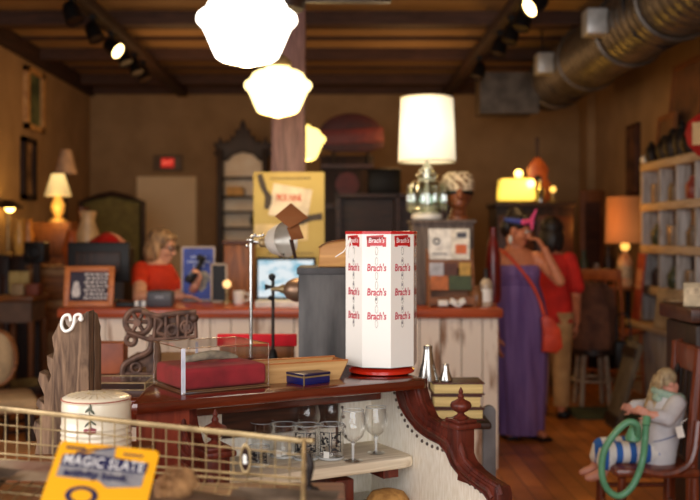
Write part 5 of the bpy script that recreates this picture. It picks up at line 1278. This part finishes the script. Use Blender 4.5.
# iron hay trolley
D = 3.35; s = D/F; p = Vector((base(155, D, 0).x, D, zt))
m_rust = mat('rusty_iron', (112, 80, 62), (58, 40, 33), sc=22, rough=.6, metal=.35, bump=.3)
t = thing('hay_trolley', 'rusty cast iron hay trolley with wheel standing on the table', 'pulley', p)
W = lambda px, py, dy=0: at(px, py, D+dy)-p
c = W(138, 322); b = B(); b.torus(c, .043, .011, RX(PI/2), 30, 8)
for i in range(6): a = i*PI/3; b.rod(c, c+Vector((.04*math.cos(a), 0, .04*math.sin(a))), .007)
b.cyl(c+Vector((0, .02, 0)), .014, .04, 16, M=RX(PI/2)); obj('wheel', b, m_rust, t)
b = B()
for dy in (-.035, .035):
    b.tube([W(127, 332, dy), W(150, 340, dy), W(196, 337, dy)], .008); b.tube([W(142, 312, dy), W(158, 316, dy), W(180, 313, dy), W(196, 312, dy)], .009)
    for x in (156, 166, 178, 188, 195): b.rod(W(x, 314, dy), W(x-2+(x % 4), 338, dy), .007)
    b.torus(W(187, 327, dy), .02, .006, RX(PI/2)); b.torus(W(172, 330, dy), .016, .007, RX(PI/2)); b.tube(curve_pts([W(150, 315, dy), W(162, 322, dy), W(158, 332, dy), W(168, 336, dy)]), .007)
    b.ball(W(194, 318, dy), .016); b.box(W(187, 327, dy), (.025, .012, .022))
pl = [(W(x, y).x, W(x, y).z) for x, y in [(152, 336), (156, 316), (168, 318), (182, 315), (193, 318), (193, 334), (180, 336), (170, 333), (160, 338)]]; b.prism(pl, -.008, .008, 'xz')
obj('frame_casting', b, m_rust, t)
b = B()
for dy in (-.03, .03):
    b.tube(curve_pts([W(152, 335, dy), W(150, 350, dy), W(136, 358, dy), W(124, 366, dy), W(123, 385, dy)]), .011); b.tube(curve_pts([W(156, 338, dy), W(158, 360, dy), W(152, 385, dy)]), .011); b.tube([W(124, 374, dy), W(153, 374, dy)], .007); b.torus(W(136, 368, dy), .016, .006, RX(PI/2))
b.box((W(137, 385).x, 0, .008), (.14, .1, .016)); b.torus(W(131, 340), .016, .009, RX(PI/2)); pl = [(W(x, y).x, W(x, y).z) for x, y in [(124, 384), (125, 366), (136, 357), (150, 349), (155, 340), (159, 358), (153, 384), (147, 384), (147, 366), (131, 370), (131, 384)]]; b.prism(pl, -.01, .01, 'xz'); obj('hanger_bracket', b, m_rust, t)
b = B(); b.box((0, 0, .055), (.1, .08, .11), bev=.004); solo('rust_red_box', b, mat('rust_box', (150, 76, 40), (110, 52, 28), sc=10, rough=.6), 'small rust red box left of the iron hay trolley', 'box', base(112, 3.5, zt))
b = B(); b.b2(-.1, .1, -.08, .08, 0, .024); t = thing('glass_box', 'low glass box with brass edges behind the canister', 'box', base(119, 3.17, zt)); obj('panes', b, m_acr, t)
b = B()
for x in (-.1, .1):
    for y in (-.08, .08): b.rod((x, y, 0), (x, y, .024), .0016)
for z in (.002, .024):
    for y in (-.08, .08): b.rod((-.1, y, z), (.1, y, z), .0016)
    for x in (-.1, .1): b.rod((x, -.08, z), (x, .08, z), .0016)
obj('edges', b, m_brass, t)
# red lid crate
D = 3.9; p = base(262, D, zt)
t = thing('red_topped_board', 'upright brown board with a bright red top band behind the acrylic case', 'board', p)
obj('board', B().b2(-.17, .13, -.012, .012, 0, zz(346, D)-zt, .004), m_brownz, t); obj('red_band', B().b2(-.18, .14, -.014, .014, zz(346, D)-zt, zz(334, D)-zt, .004), mat('scarlet', (222, 18, 36), (200, 14, 30), rough=.8), t)
# clamp lamps on stands
def clamp_lamp(px, D, py_top, head, label, mpole, kind):
    p = base(px, D, zt); t = thing('clamp_lamp', label, 'lamp', p)
    zt2 = zz(py_top, D)-zt
    obj('pole', B().rod((0, 0, .01), (0, 0, zt2), .0062), mpole, t); obj('foot', B().lathe([(.06, 0), (.06, .01), (.02, .018), (.012, .05), (.007, .055)], 24), m_black, t)
    return t, p
D = 3.5; t, p = clamp_lamp(251, D, 240, None, 'chrome clamp lamp with bell reflector and brown barn doors', m_chrome, 0)
W = lambda px, py, dy=0: at(px, py, D+dy)-p
b = B(); b.rod(W(247, 240), W(262, 243), .006); b.ball(W(251, 240), .013); b.rod(W(251, 236), W(262, 236), .004); b.ball(W(263, 235), .007); b.ball(W(247, 246), .007); b.ball(W(255, 235), .006); obj('clamp', b, m_chrome, t)
ax = (W(296, 238, -.1)-W(262, 243)).normalized(); Mq = ax.to_track_quat('Z', 'Y').to_matrix().to_4x4()
b = B(); b.lathe([(.008, 0), (.016, .006), (.017, .02), (.013, .024), (.02, .03), (.02, .042)], 20, W(260, 243), Mq); obj('socket', b, m_brass, t)
c0 = W(269, 242, -.02)
obj('reflector', B().lathe([(.016, 0), (.034, .01), (.047, .026), (.056, .052), (.062, .078), (.063, .082), (.059, .078), (.045, .027), (.016, .005)], 32, c0, Mq, cap=False), mat('satin_aluminium', (226, 220, 206), (206, 198, 180), rough=.4, metal=.35), t)
b = B(); b.M = Matrix.Translation(c0) @ Mq
for i in range(3): b.box((0, -.054, .044+.01*i), (.003, .012, .004))
obj('vent_slots', b, m_black, t)
m_barn = mat('copper_brown', (150, 94, 54), (120, 70, 38), sc=6, rough=.4, metal=.3)
e = [W(275, 216, -.1), W(291, 203, -.07), W(308, 217, -.12), W(290, 228, -.15)]
b = B(); n_ = (e[1]-e[0]).cross(e[3]-e[0]).normalized()*.004
vs = e+[v+n_ for v in e]; b.add(vs, [(0, 1, 2, 3), (7, 6, 5, 4), (0, 4, 5, 1), (1, 5, 6, 2), (2, 6, 7, 3), (3, 7, 4, 0)]); obj('barn_door', b, m_barn, t)
e = [W(287, 228, -.13), W(298, 222, -.11), W(304, 238, -.12), W(292, 240, -.14)]; n_ = (e[1]-e[0]).cross(e[3]-e[0]).normalized()*.004
b = B(); vs = e+[v+n_ for v in e]; b.add(vs, [(0, 1, 2, 3), (7, 6, 5, 4), (0, 4, 5, 1), (1, 5, 6, 2), (2, 6, 7, 3), (3, 7, 4, 0)]); obj('barn_door', b, m_barn, t)
e = [W(289, 240, -.12), W(293, 238, -.13), W(297, 258, -.1), W(294, 259, -.09)]; n_ = Vector((0, .004, 0))
b = B(); vs = e+[v+n_ for v in e]; b.add(vs, [(0, 1, 2, 3), (7, 6, 5, 4), (0, 4, 5, 1), (1, 5, 6, 2), (2, 6, 7, 3), (3, 7, 4, 0)]); obj('barn_door', b, m_dark, t)
D = 3.75; t, p = clamp_lamp(273, D, 276, None, 'dark clamp lamp with black knobs in front of the lit monitor', m_iron, 1)
W = lambda px, py, dy=0: at(px, py, D+dy)-p
obj('knob', B().ball(W(272, 277), (.014, .01, .014)), m_black, t); obj('knob', B().ball(W(271, 298), (.012, .01, .01)), m_black, t); obj('wing_nut', B().lathe([(.012, 0), (.006, .02), (.008, .03)], 14, W(265, 287), RY(PI/2)), m_black, t)
b = B(); b.lathe([(.008, 0), (.01, .03), (.02, .05)], 18, W(271, 289), RY(PI/2)); obj('socket', b, m_brass, t)
obj('reflector', B().lathe([(.018, 0), (.034, .014), (.044, .035), (.048, .055), (.043, .053), (.03, .014)], 28, W(284, 290), RY(PI/2), cap=False), mat('bronze_metal', (150, 120, 96), (120, 94, 74), rough=.35, metal=.6), t)
# grey zinc pedestal with bentwood box
D = 3.4; s = D/F; zp = zz(268, D); p = base(348, D+.15, 0)
t = thing('grey_pedestal', 'tall weathered grey plank pedestal behind the candy display', 'pedestal', p)
m_zinc = mat('weathered_grey', (96, 94, 92), (52, 51, 51), sc=5, st=(3, 3, .6), rough=.75, bump=.15, detail=8)
obj('body', B().box((0, 0, (zp-.02)/2), (.35, .3, zp-.02), bev=.004), m_zinc, t); obj('cap', B().box((0, 0, zp-.011), (.362, .312, .024), bev=.003), mat('dark_zinc', (72, 70, 70), (48, 47, 48), rough=.7), t)
q = base(338, 3.5, zp+.001)
t = thing('bentwood_box', 'curved tan wooden box on top of the grey pedestal', 'box', q)
obj('side', B().prism([(-.07, 0), (.1, 0), (.1, .1), (.02, .095), (-.04, .085), (-.066, .07)], -.05, .05, 'xz', bev=.008), wood('bentwood', (214, 160, 92), (184, 130, 70), 'x', rough=.5), t)
obj('lid_edge', B().tube(curve_pts([(-.068, -.05, .07), (-.04, -.052, .086), (.02, -.052, .096), (.1, -.052, .1)]), .003), m_brown, t)
# books, metal shakers, stool
D = 3.35; s = D/F; zb = zz(420, D)
p = base(456, D+.05, 0)
t = thing('small_stand', 'small dark stand carrying three old books', 'stand', p)
obj('top', B().box((0, 0, zb-.012), (.22, .2, .024), bev=.008), m_dark, t); obj('column', B().cyl((0, 0, .03), .025, zb-.05, 16), m_dark, t); obj('foot', B().lathe([(.13, 0), (.12, .02), (.03, .04)], 24), m_dark, t)
m_page = mat('yellow_pages', (232, 206, 140), (206, 178, 112), sc=8, st=(1, 1, 30), rough=.9); m_cov = mat('dark_leather', (92, 48, 34), (62, 32, 24), sc=20, rough=.5)
z = zb+.001
for i, (w, h, r_, n, pgc) in enumerate([(.175, .04, .06, 'bottom book of the stack of three', 0), (.17, .045, -.05, 'middle book of the stack of three', 0), (.18, .042, .02, 'top book of the stack, dark leather cover', 0)]):
    k = thing('old_book', n+' behind the right finial', 'book', (p.x, p.y, z), r_, 'old books on the dark stand')
    obj('pages', B().box((0, 0, h/2), (w-.012, .125, h-.01), bev=.003), m_page, k)
    obj('cover', B().b2(-w/2, w/2, -.068, .068, 0, .005, .002).b2(-w/2, w/2, -.068, .068, h-.005, h, .002).b2(-w/2, w/2, .063, .07, 0, h, .002), m_cov, k); z += h+.001
for i, (px, h, rr, n) in enumerate([(425, .125, .044, 'tall silver cone shaker on the top book'), (446, .06, .028, 'short silver cone shaker on the top book')]):
    k = thing('silver_shaker', n, 'shaker', base(px if i else 428, p.y-.02, z))
    obj('body', B().lathe([(rr*.8, 0), (rr*.82, .004), (rr*.45, h*.55), (rr*.32, h*.9)], 20), m_chrome, k); obj('cap', B().lathe([(rr*.36, h*.88), (rr*.36, h*.97), (.001, h)], 16), m_chrome, k)
q = base(489, 3.5, 0); zq = zz(405, 3.5)
t = thing('grey_board', 'grey painted board with rounded top right of the books', 'board', q); w = 6.5*3.5/F
b = B(); b.prism([(-w, 0.03), (w, .03)]+[(w*math.cos(a), zq-w+w*math.sin(a)) for a in [i*PI/10 for i in range(11)]], -.012, .012, 'xz', bev=.003); obj('upright', b, mat('grey_paint', (120, 116, 114), (98, 94, 92), rough=.7), t); obj('foot', B().b2(-.09, .09, -.12, .12, 0, .03, .005), m_greyb, t)

# ============================================================= NEAR TABLES, BASKET
TZ = .955
t = thing('front_table', 'long brown table under the wire basket', 'table', (-.72, 1.55, 0))
obj('tabletop', B().b2(-.75, .74, -.45, .4, TZ-.04, TZ, .006), m_brown, t)
for x in (-.7, .69):
    for y in (-.4, .35): obj('leg', B().cyl((x, y, 0), .028, TZ-.04, 12, .036), m_brownz, t)
t = thing('corner_table', 'brown side table under the canister and sawtooth board', 'table', (-.86, 2.17, 0))
obj('tabletop', B().b2(-.4, .43, -.17, .17, TZ-.04, TZ, .006), m_brown, t)
for x in (-.36, .39):
    for y in (-.14, .14): obj('leg', B().cyl((x, y, 0), .025, TZ-.04, 12, .03), m_brownz, t)
# canister
D = 2.13; s = D/F; p = base(96.5, D, TZ); hC = zz(397.5, D)-TZ; rC = 34*s
t = thing('floral_canister', 'cream ceramic canister with red line and floral spray', 'canister', p)
m_cer = mat('cream_ceramic', (232, 222, 196), (224, 212, 184), sc=4, rough=.3, coat=.4)
pr = [(rC*.9, 0), (rC*.97, .006)]
z = .012
while z < hC*.62: pr += [(rC*1.0, z), (rC*1.03, z+.005), (rC, z+.01)]; z += .0125
pr += [(rC, hC*.7), (rC*1.0, hC*.9), (rC*.98, hC*.965)]
obj('pot', B().lathe(pr, 40), m_cer, t)
lid = obj('lid', B().lathe([(rC*.99, hC*.955), (rC*1.01, hC*.985), (rC*.98, hC*1.01), (rC*.85, hC*1.045), (rC*.4, hC*1.07), (.0, hC*1.075)], 40), m_cer, t)
obj('red_line', B().torus((0, 0, hC*.995), rC*1.0, .0014, None, 40, 6), mat('brick_line', (170, 70, 50), rough=.4), lid)
b = B()
for i in range(4): b.torus((0, 0, hC*(1.065-.012*i)), rC*(.25+.17*i), .0012, None, 36, 6)
for i in range(24): a = 2*PI*i/24; b.rod((rC*.2*math.cos(a), rC*.2*math.sin(a), hC*1.071), (rC*.84*math.cos(a), rC*.84*math.sin(a), hC*1.046), .001)
obj('cane_pattern', b, mat('cane_relief', (182, 160, 118), rough=.6), lid)
b = B(); ca = -PI/2+.06
def dec(da, z, w, h, rot=0): b.M = RZ(ca+da) @ Matrix.Translation((rC*1.012, 0, z)) @ RX(rot); b.ball((0, 0, 0), (.0012, w, h), 8, 6)
for da, z, w, h, ro in [(0.0, hC*.78, .0012, .026, .12), (.05, hC*.88, .0028, .009, .7), (-.06, hC*.9, .0028, .008, -.8), (.08, hC*.8, .0026, .008, 1.1), (-.07, hC*.78, .0026, .007, -1.0), (.02, hC*.94, .0024, .007, .2), (.09, hC*.7, .0022, .008, .9), (-.08, hC*.68, .0022, .008, -.7)]: dec(da, z, w, h, ro)
obj('leaf_spray', b, mat('leaf_ink', (98, 102, 82), (80, 84, 66), rough=.5), t)
b = B()
for da, z, w in [(0, hC*.56, .008), (.1, hC*.58, .007), (-.1, hC*.575, .007), (.03, hC*.6, .006)]: dec(da, z, w, w*.8)
for v in b.v: pass
obj('flower_spray', b, mat('flower_red', (150, 64, 66), (110, 50, 60), sc=80, rough=.5), t)
# sawtooth board
D = 2.2; s = D/F; px0 = 66; p = base(66, D, TZ)
t = thing('sawtooth_board', 'weathered wooden bracket board with jagged sawtooth left edge', 'board', p)
ol = [(90, 311), (84, 313.5), (80, 319), (76, 324), (72, 329), (66, 331), (62, 326), (60.5, 321), (58, 327), (53, 337), (55, 350), (54, 358), (48, 355), (48.5, 365), (52, 375), (50, 381), (47, 374.5), (40.5, 371.5), (39, 380), (45, 394), (45, 403), (39, 398), (37, 404), (42, 412), (41, 424), (36, 420), (34, 428), (38, 440)]
poly = [((x-px0)*s, zz(y, D)-TZ) for x, y in ol]; poly += [(poly[-1][0]-.005, 0), ((90-px0)*s, 0)]
m_saw = wood('weathered_board', (132, 104, 80), (72, 53, 40), 'z', sc=20, rough=.85, bump=.5, stretch=9)
obj('board', B().prism(poly, -.01, .04, 'xz', bev=.003), m_saw, t)
rp = [(-.0, 0), ((98-px0)*s*.97, 0)]
b = B(); x1 = (90-px0)*s
b.prism([(.04, 0), (.1, 0), (.1, zz(345, D)-TZ), (.09, zz(338, D)-TZ), (.095, zz(330, D)-TZ), (.075, zz(322, D)-TZ), (.065, zz(316, D)-TZ), (.04, zz(313, D)-TZ)], x1-.02, x1+.002, 'yz', bev=.002); obj('side_board', b, m_saw, t)
W = lambda px, py, dy=0: at(px, py, D+dy)
q = W(70, 322, -.022)
t = thing('white_hook', 'small white curled hook hanging on the sawtooth board', 'hook', q)
obj('curl', B().tube(curve_pts([W(81.5, 318, -.02)-q, W(80, 314.5, -.02)-q, W(75, 316, -.02)-q, W(74, 323, -.02)-q, W(71, 329, -.02)-q, W(65, 331, -.02)-q, W(61.5, 325, -.02)-q, W(63.5, 317, -.02)-q, W(69, 315, -.02)-q, W(71, 321, -.02)-q]), .0036, 8), m_white, t)
obj('tip', B().ball(W(81, 319, -.02)-q, .006), m_white, t)
# wire basket on scroll feet
BL, BR = at(-6, 407.5, 1.86), at(304, 441, 1.66)
zb = 1.022
d = (BR-BL); d.z = 0; Lb = d.length; rz = math.atan2(d.y, d.x)
org = Vector((BL.x, BL.y, 0))
t = thing('wire_basket', 'brass wire basket with rectangular mesh on dark scroll feet', 'basket', (org.x, org.y, TZ), rz)
zl, zr_ = BL.z-TZ, BR.z-TZ; z0 = zb-TZ
sv = Matrix.Rotation(-rz, 4, 'Z') @ Vector((.012, -.42, 0))
def Pb(x, k, z): return (x+sv.x*k, sv.y*k, z)
def top(x): return zl+(zr_-zl)*x/Lb
b = B()
b.box((Lb/2, 0, (zl+zr_)/2), (Lb, .007, .0095), RY(math.atan2(zl-zr_, Lb)), bev=.002)
b.rod(Pb(0, 1, zl-.055), Pb(Lb, 1, zr_-.055), .004)
b.rod(Pb(0, 0, zl), Pb(0, 1, zl-.055), .004); b.rod(Pb(Lb, 0, zr_), Pb(Lb, 1, zr_-.055), .004); b.rod((Lb-.01, 0, zr_), (Lb+.018, 0, zr_+.001), .005)
obj('top_rail', b, m_brass, t)
b = B(); n = 24; wr_ = .0014
for i in range(n+1):
    x = Lb*i/n; b.rod((x, 0, z0), (x, 0, top(x)), wr_, None, 6); b.rod(Pb(x, 1, z0), Pb(x, 1, top(x)-.055), wr_, None, 6); b.rod((x, 0, z0), Pb(x, 1, z0), wr_, None, 6)
for k in (.36, .68): b.rod((0, 0, z0+(zl-z0)*k), (Lb, 0, z0+(zr_-z0)*k), wr_, None, 6)
for z in (0, .011): b.rod((0, 0, z0+z), (Lb, 0, z0+z), .0024, None, 6)
for i in range(1, 8): b.rod(Pb(0, i/8, z0), Pb(Lb, i/8, z0), wr_, None, 6); b.rod(Pb(Lb, i/8, z0), Pb(Lb, i/8, top(Lb)-.055*i/8), wr_, None, 6)
for k in (.4, .75): b.rod((Lb, 0, z0+(zr_-z0)*k), Pb(Lb, 1, z0+(zr_-.055-z0)*k), wr_, None, 6)
obj('wire_mesh', b, m_brass, t)
for x in (0, Lb):
    for k in (0, 1):
        x1, y, _ = Pb(x, k, 0); x1 += .006 if x else -.006; b = B(); b.tube(curve_pts([(x1, y, top(x)-.02-.05*k), (x1+.006, y, z0+.035), (x1, y, z0), (x1+.014, y, z0-.02), (x1+.018, y, z0-.045), (x1+.002, y, z0-.055), (x1-.004, y, .006)]), [.0065]*12+[.0105]*12+[.007]*13, 8); b.ball((x1+.012, y, z0-.012), .012); obj('scroll_foot', b, m_iron, t)
def bk(x, y, z=0): return org+Vector((math.cos(rz)*x-math.sin(rz)*y, math.sin(rz)*x+math.cos(rz)*y, z))
# oval tag
q = at(246, 459, 1.665)
t = thing('oval_cameo', 'oval black cameo with gold rim hanging on the basket wires', 'cameo', q, rz)
obj('plaque', B().lathe([(.0001, 0), (.0085, 0), (.0085, .003), (.0001, .004)], 28, M=RX(PI/2) @ Matrix.Diagonal((1, 2.6, 1, 1))), mat('black_enamel', (44, 26, 22), rough=.25), t)
b = B(); b.torus((0, -.002, 0), .009, .0018, RX(PI/2) @ Matrix.Diagonal((1.0, 2.6, 1, 1)), 32, 8); obj('gold_rim', b, m_brass, t)
b = B(); b.ball((0, -.005, .003), (.0038, .002, .006)); b.ball((.0005, -.005, -.004), (.0044, .002, .004)); obj('portrait', b, m_white, t)
# contents of the basket
def paper(x, y, z, w, h, a, mm, label, cat='paper', tilt=0):
    b = B(); n = 8; vs = []; fs = []
    for i in range(n+1):
        for j in range(n+1): vs.append((w*(i/n-.5), h*(j/n-.5), .006*math.sin(3*i/n*PI+j)*math.sin(2*j/n*PI)+.008))
    for i in range(n):
        for j in range(n): fs.append((i*(n+1)+j, (i+1)*(n+1)+j, (i+1)*(n+1)+j+1, i*(n+1)+j+1))
    b.M = RX(tilt); b.add(vs, fs, True); return solo('paper_packet', b, mm, label, cat, bk(x, y, z), rz+a)
paper(.15, -.1, zb+.004, .2, .14, .2, mat('pkt_cream', (170, 150, 124), (120, 76, 60), sc=9, rough=.7), 'crumpled cream packet in the basket at the left', 'packet')
paper(.30, -.07, zb+.012, .1, .08, -.2, mat('pkt_red', (170, 120, 104), (130, 52, 48), sc=22, rough=.7), 'small red printed packet in the basket', 'packet')
paper(.1, -.2, zb+.02, .16, .1, -.1, mat('pkt_grey', (104, 80, 56), (56, 42, 30), sc=8, rough=.8), 'grey printed sheet nearest at the left in the basket', 'sheet')
paper(.64, -.12, zb+.004, .17, .1, .15, mat('pkt_grey2', (136, 118, 98), (60, 46, 36), sc=7, rough=.8), 'grey printed sheet at the right end of the basket', 'sheet')
paper(.5, -.2, zb+.01, .2, .1, -.15, mat('pkt_tan', (124, 92, 62), (72, 50, 34), sc=6, rough=.8), 'tan sheet lying in the front of the basket', 'sheet')
q = at(180, 489, 1.53); b = B(); b.ball((0, 0, 0), (.05, .035, .03)); b.ball((.03, .01, .012), (.03, .025, .022)); b.ball((-.035, 0, -.005), (.04, .03, .03)); 
random.seed(4)
for i in range(260):
    a, c = random.uniform(0, 2*PI), random.uniform(.0, 1); v = Vector((.055*math.cos(a)*math.sqrt(1-c*c), .038*math.sin(a)*math.sqrt(1-c*c), .032*c)); b.rod(v, v*1.25+Vector((random.uniform(-.006, .006), 0, random.uniform(0, .006))), .0012, .0003, 4)
b.v = [Vector((v.x*.5, v.y*.6, v.z*.85)) for v in b.v]; solo('fur_scrap', b, mat('brown_fur', (176, 132, 84), (120, 84, 50), sc=40, rough=.95), 'brown furry scrap in the basket right of the yellow card', 'fur', (q.x-.004, q.y, zb+.03))
solo('white_bead', B().ball((0, 0, 0), .006), m_white, 'small white bead on the basket sheet', 'bead', at(183, 480, 1.7))
# magic slate card
c_ = at(104, 494, 1.42); TL, TR, BLc, BRc = at(61, 440, 1.44), at(160, 451, 1.44), at(44, 505, 1.36), at(150, 515, 1.36)
xa = (TR-TL); Wc = xa.length; xa.normalize(); ya = (TL-BLc); ya = (ya-xa*ya.dot(xa)); ya.normalize(); za = xa.cross(ya)
Hc = .2; Mc = Matrix((xa, ya, za)).transposed().to_4x4(); cen = (TL+TR)/2-ya*Hc/2
# card stands on the basket floor, leaning back
t = thing('activity_card', 'yellow Magic Slate card with navy lettering standing in the basket', 'card', cen)
t.rotation_euler = Mc.to_euler()
b = B(); r_ = .008; b.prism([(Wc/2-r_+r_*math.cos(a), Hc/2-r_+r_*math.sin(a)) for a in (0, .5, 1.05, 1.57)]+[(-Wc/2+r_-r_*math.sin(a), Hc/2-r_+r_*math.cos(a)) for a in (0, .5, 1.05, 1.57)]+[(-Wc/2, -Hc/2), (Wc/2, -Hc/2)], -.002, .0, 'xy'); obj('card_sheet', b, mat('taxi_yellow', (226, 162, 22), (216, 150, 16), sc=4, rough=.4), t)
k = Wc/104.0; yv = lambda v: Hc/2-v*k   # v = card pixels below the top edge
m_nv = mat('navy_print', (18, 22, 66), (14, 16, 54), rough=.5); m_gy = mat('grey_print', (136, 132, 128), (100, 98, 104), sc=60, rough=.5); m_lw = mat('letter_white', (216, 212, 206), rough=.5)
X = lambda v: -Wc/2+v*k
b = B(); b.prism([(X(7), yv(43)), (X(7), yv(18)), (X(28), yv(15)), (X(48), yv(5)), (X(58), yv(2)), (X(60), yv(18)), (X(95), yv(18)), (X(94), yv(45)), (X(60), yv(50)), (X(50), yv(43))], .0002, .0008, 'xy'); obj('grey_field', b, m_gy, t)
b = B(); b.prism([(X(8), yv(30)), (X(8), yv(17)), (X(30), yv(13)), (X(96), yv(17)), (X(95), yv(30))], .0008, .0014, 'xy'); b.box((X(30), yv(10), .001), (22*k, 2*k, .0006), .35); b.box((X(48), yv(5), .001), (22*k, 2*k, .0006), .3); obj('navy_field', b, m_nv, t)
text('lettering', 'MAGIC SLATE', 82*k, m_lw, t, (X(51), yv(23.5), .0022), (0, 0, 0), .015, 0, 1.3, 1.1)
text('lettering', 'activity book', 66*k, m_nv, t, (X(46), yv(38), .0022), (0, 0, 0), .05, 0, .95)
random.seed(6)
b = B(); x = 8
while x < 26: w = random.uniform(2, 4); b.box((X(x+w/2), yv(8), .0006), (w*k, 3.4*k, .0006), random.uniform(-.2, .5)); x += w+.6
obj('small_print', b, m_nv, t)
b = B(); x = 68
while x < 88: w = random.uniform(2, 3.5); b.box((X(x+w/2), yv(9), .0006), (w*k, 2.6*k, .0006)); x += w+.7
obj('small_print', b, m_nv, t)
b = B(); b.M = Matrix.Translation((X(38), yv(62), .0006)); b.torus((0, 0, 0), 9*k, 2*k, Matrix.Diagonal((1.5, 1, .1, 1)), 24, 6); obj('swirl_print', b, m_nv, t)
# brown floor things behind: table base seen through the arm
# ============================================================= LIGHT
w = bpy.data.worlds.new('world'); SC.world = w; w.use_nodes = True
bg = w.node_tree.nodes['Background']; bg.inputs['Color'].default_value = (.8, .9, 1.0, 1); bg.inputs['Strength'].default_value = .35
def light(kind, name, loc_, energy, color, size=.1, rot=None, sy=None, spread=None, spot=None):
    l = bpy.data.lights.new(name, kind); l.energy = energy; l.color = lin(color)[:3]
    if kind == 'AREA':
        l.size = size
        if sy: l.shape = 'RECTANGLE'; l.size_y = sy
        if spread: l.spread = spread
    else: l.shadow_soft_size = size
    if kind == 'SPOT': l.spot_size = spot or 1.2; l.spot_blend = .6
    o = bpy.data.objects.new(name, l); COL.objects.link(o); o.location = loc_
    if rot: o.rotation_euler = rot
    return o
# shop window behind the viewer
light('AREA', 'shop_window_light', (-.4, -1.7, 2.1), 205, (250, 249, 252), 4.5, (R(82), 0, R(-4)), 2.4)
light('AREA', 'added_side_fill', (-3.2, .9, 1.75), 115, (252, 249, 250), 2.6, (R(90), 0, R(-90)), 1.7)  # added fill from the left for the cream settee; no window stands there
for (x, y, z, e) in ((-.36, 4.0, 2.05, 16), (-.35, 6.0, 2.06, 18), (-.3, 8.2, 2.02, 16)): light('POINT', 'pendant_bulb', (x, y, z), e, (255, 214, 150), .12)
light('POINT', 'added_back_fill', (-1.6, 10.5, 2.6), 24, (255, 196, 128), .4); light('POINT', 'added_back_fill', (.9, 11.0, 2.6), 22, (255, 196, 128), .4)  # added points without a fixture, lifting the ambient level at the back
light('POINT', 'counter_lamp_bulb', (.5, 5.75, 2.3), 12, (255, 225, 180), .1)
light('POINT', 'yellow_lamp_bulb', (1.8, 9.3, 2.1), 10, (255, 190, 70), .08)
light('POINT', 'left_lamp_bulb', (-2.87, 9.95, 1.72), 5, (255, 200, 110), .05)
light('POINT', 'right_lamp_bulb', (2.5, 9.3, 1.6), 4, (255, 160, 70), .08)
light('SPOT', 'track_spot', (-2.1, 9.1, 3.0), 25, (255, 214, 150), .05, (R(30), 0, R(-20)))
light('SPOT', 'track_spot', (1.54, 7.3, 3.0), 40, (255, 200, 130), .05, (R(-12), R(8), 0))
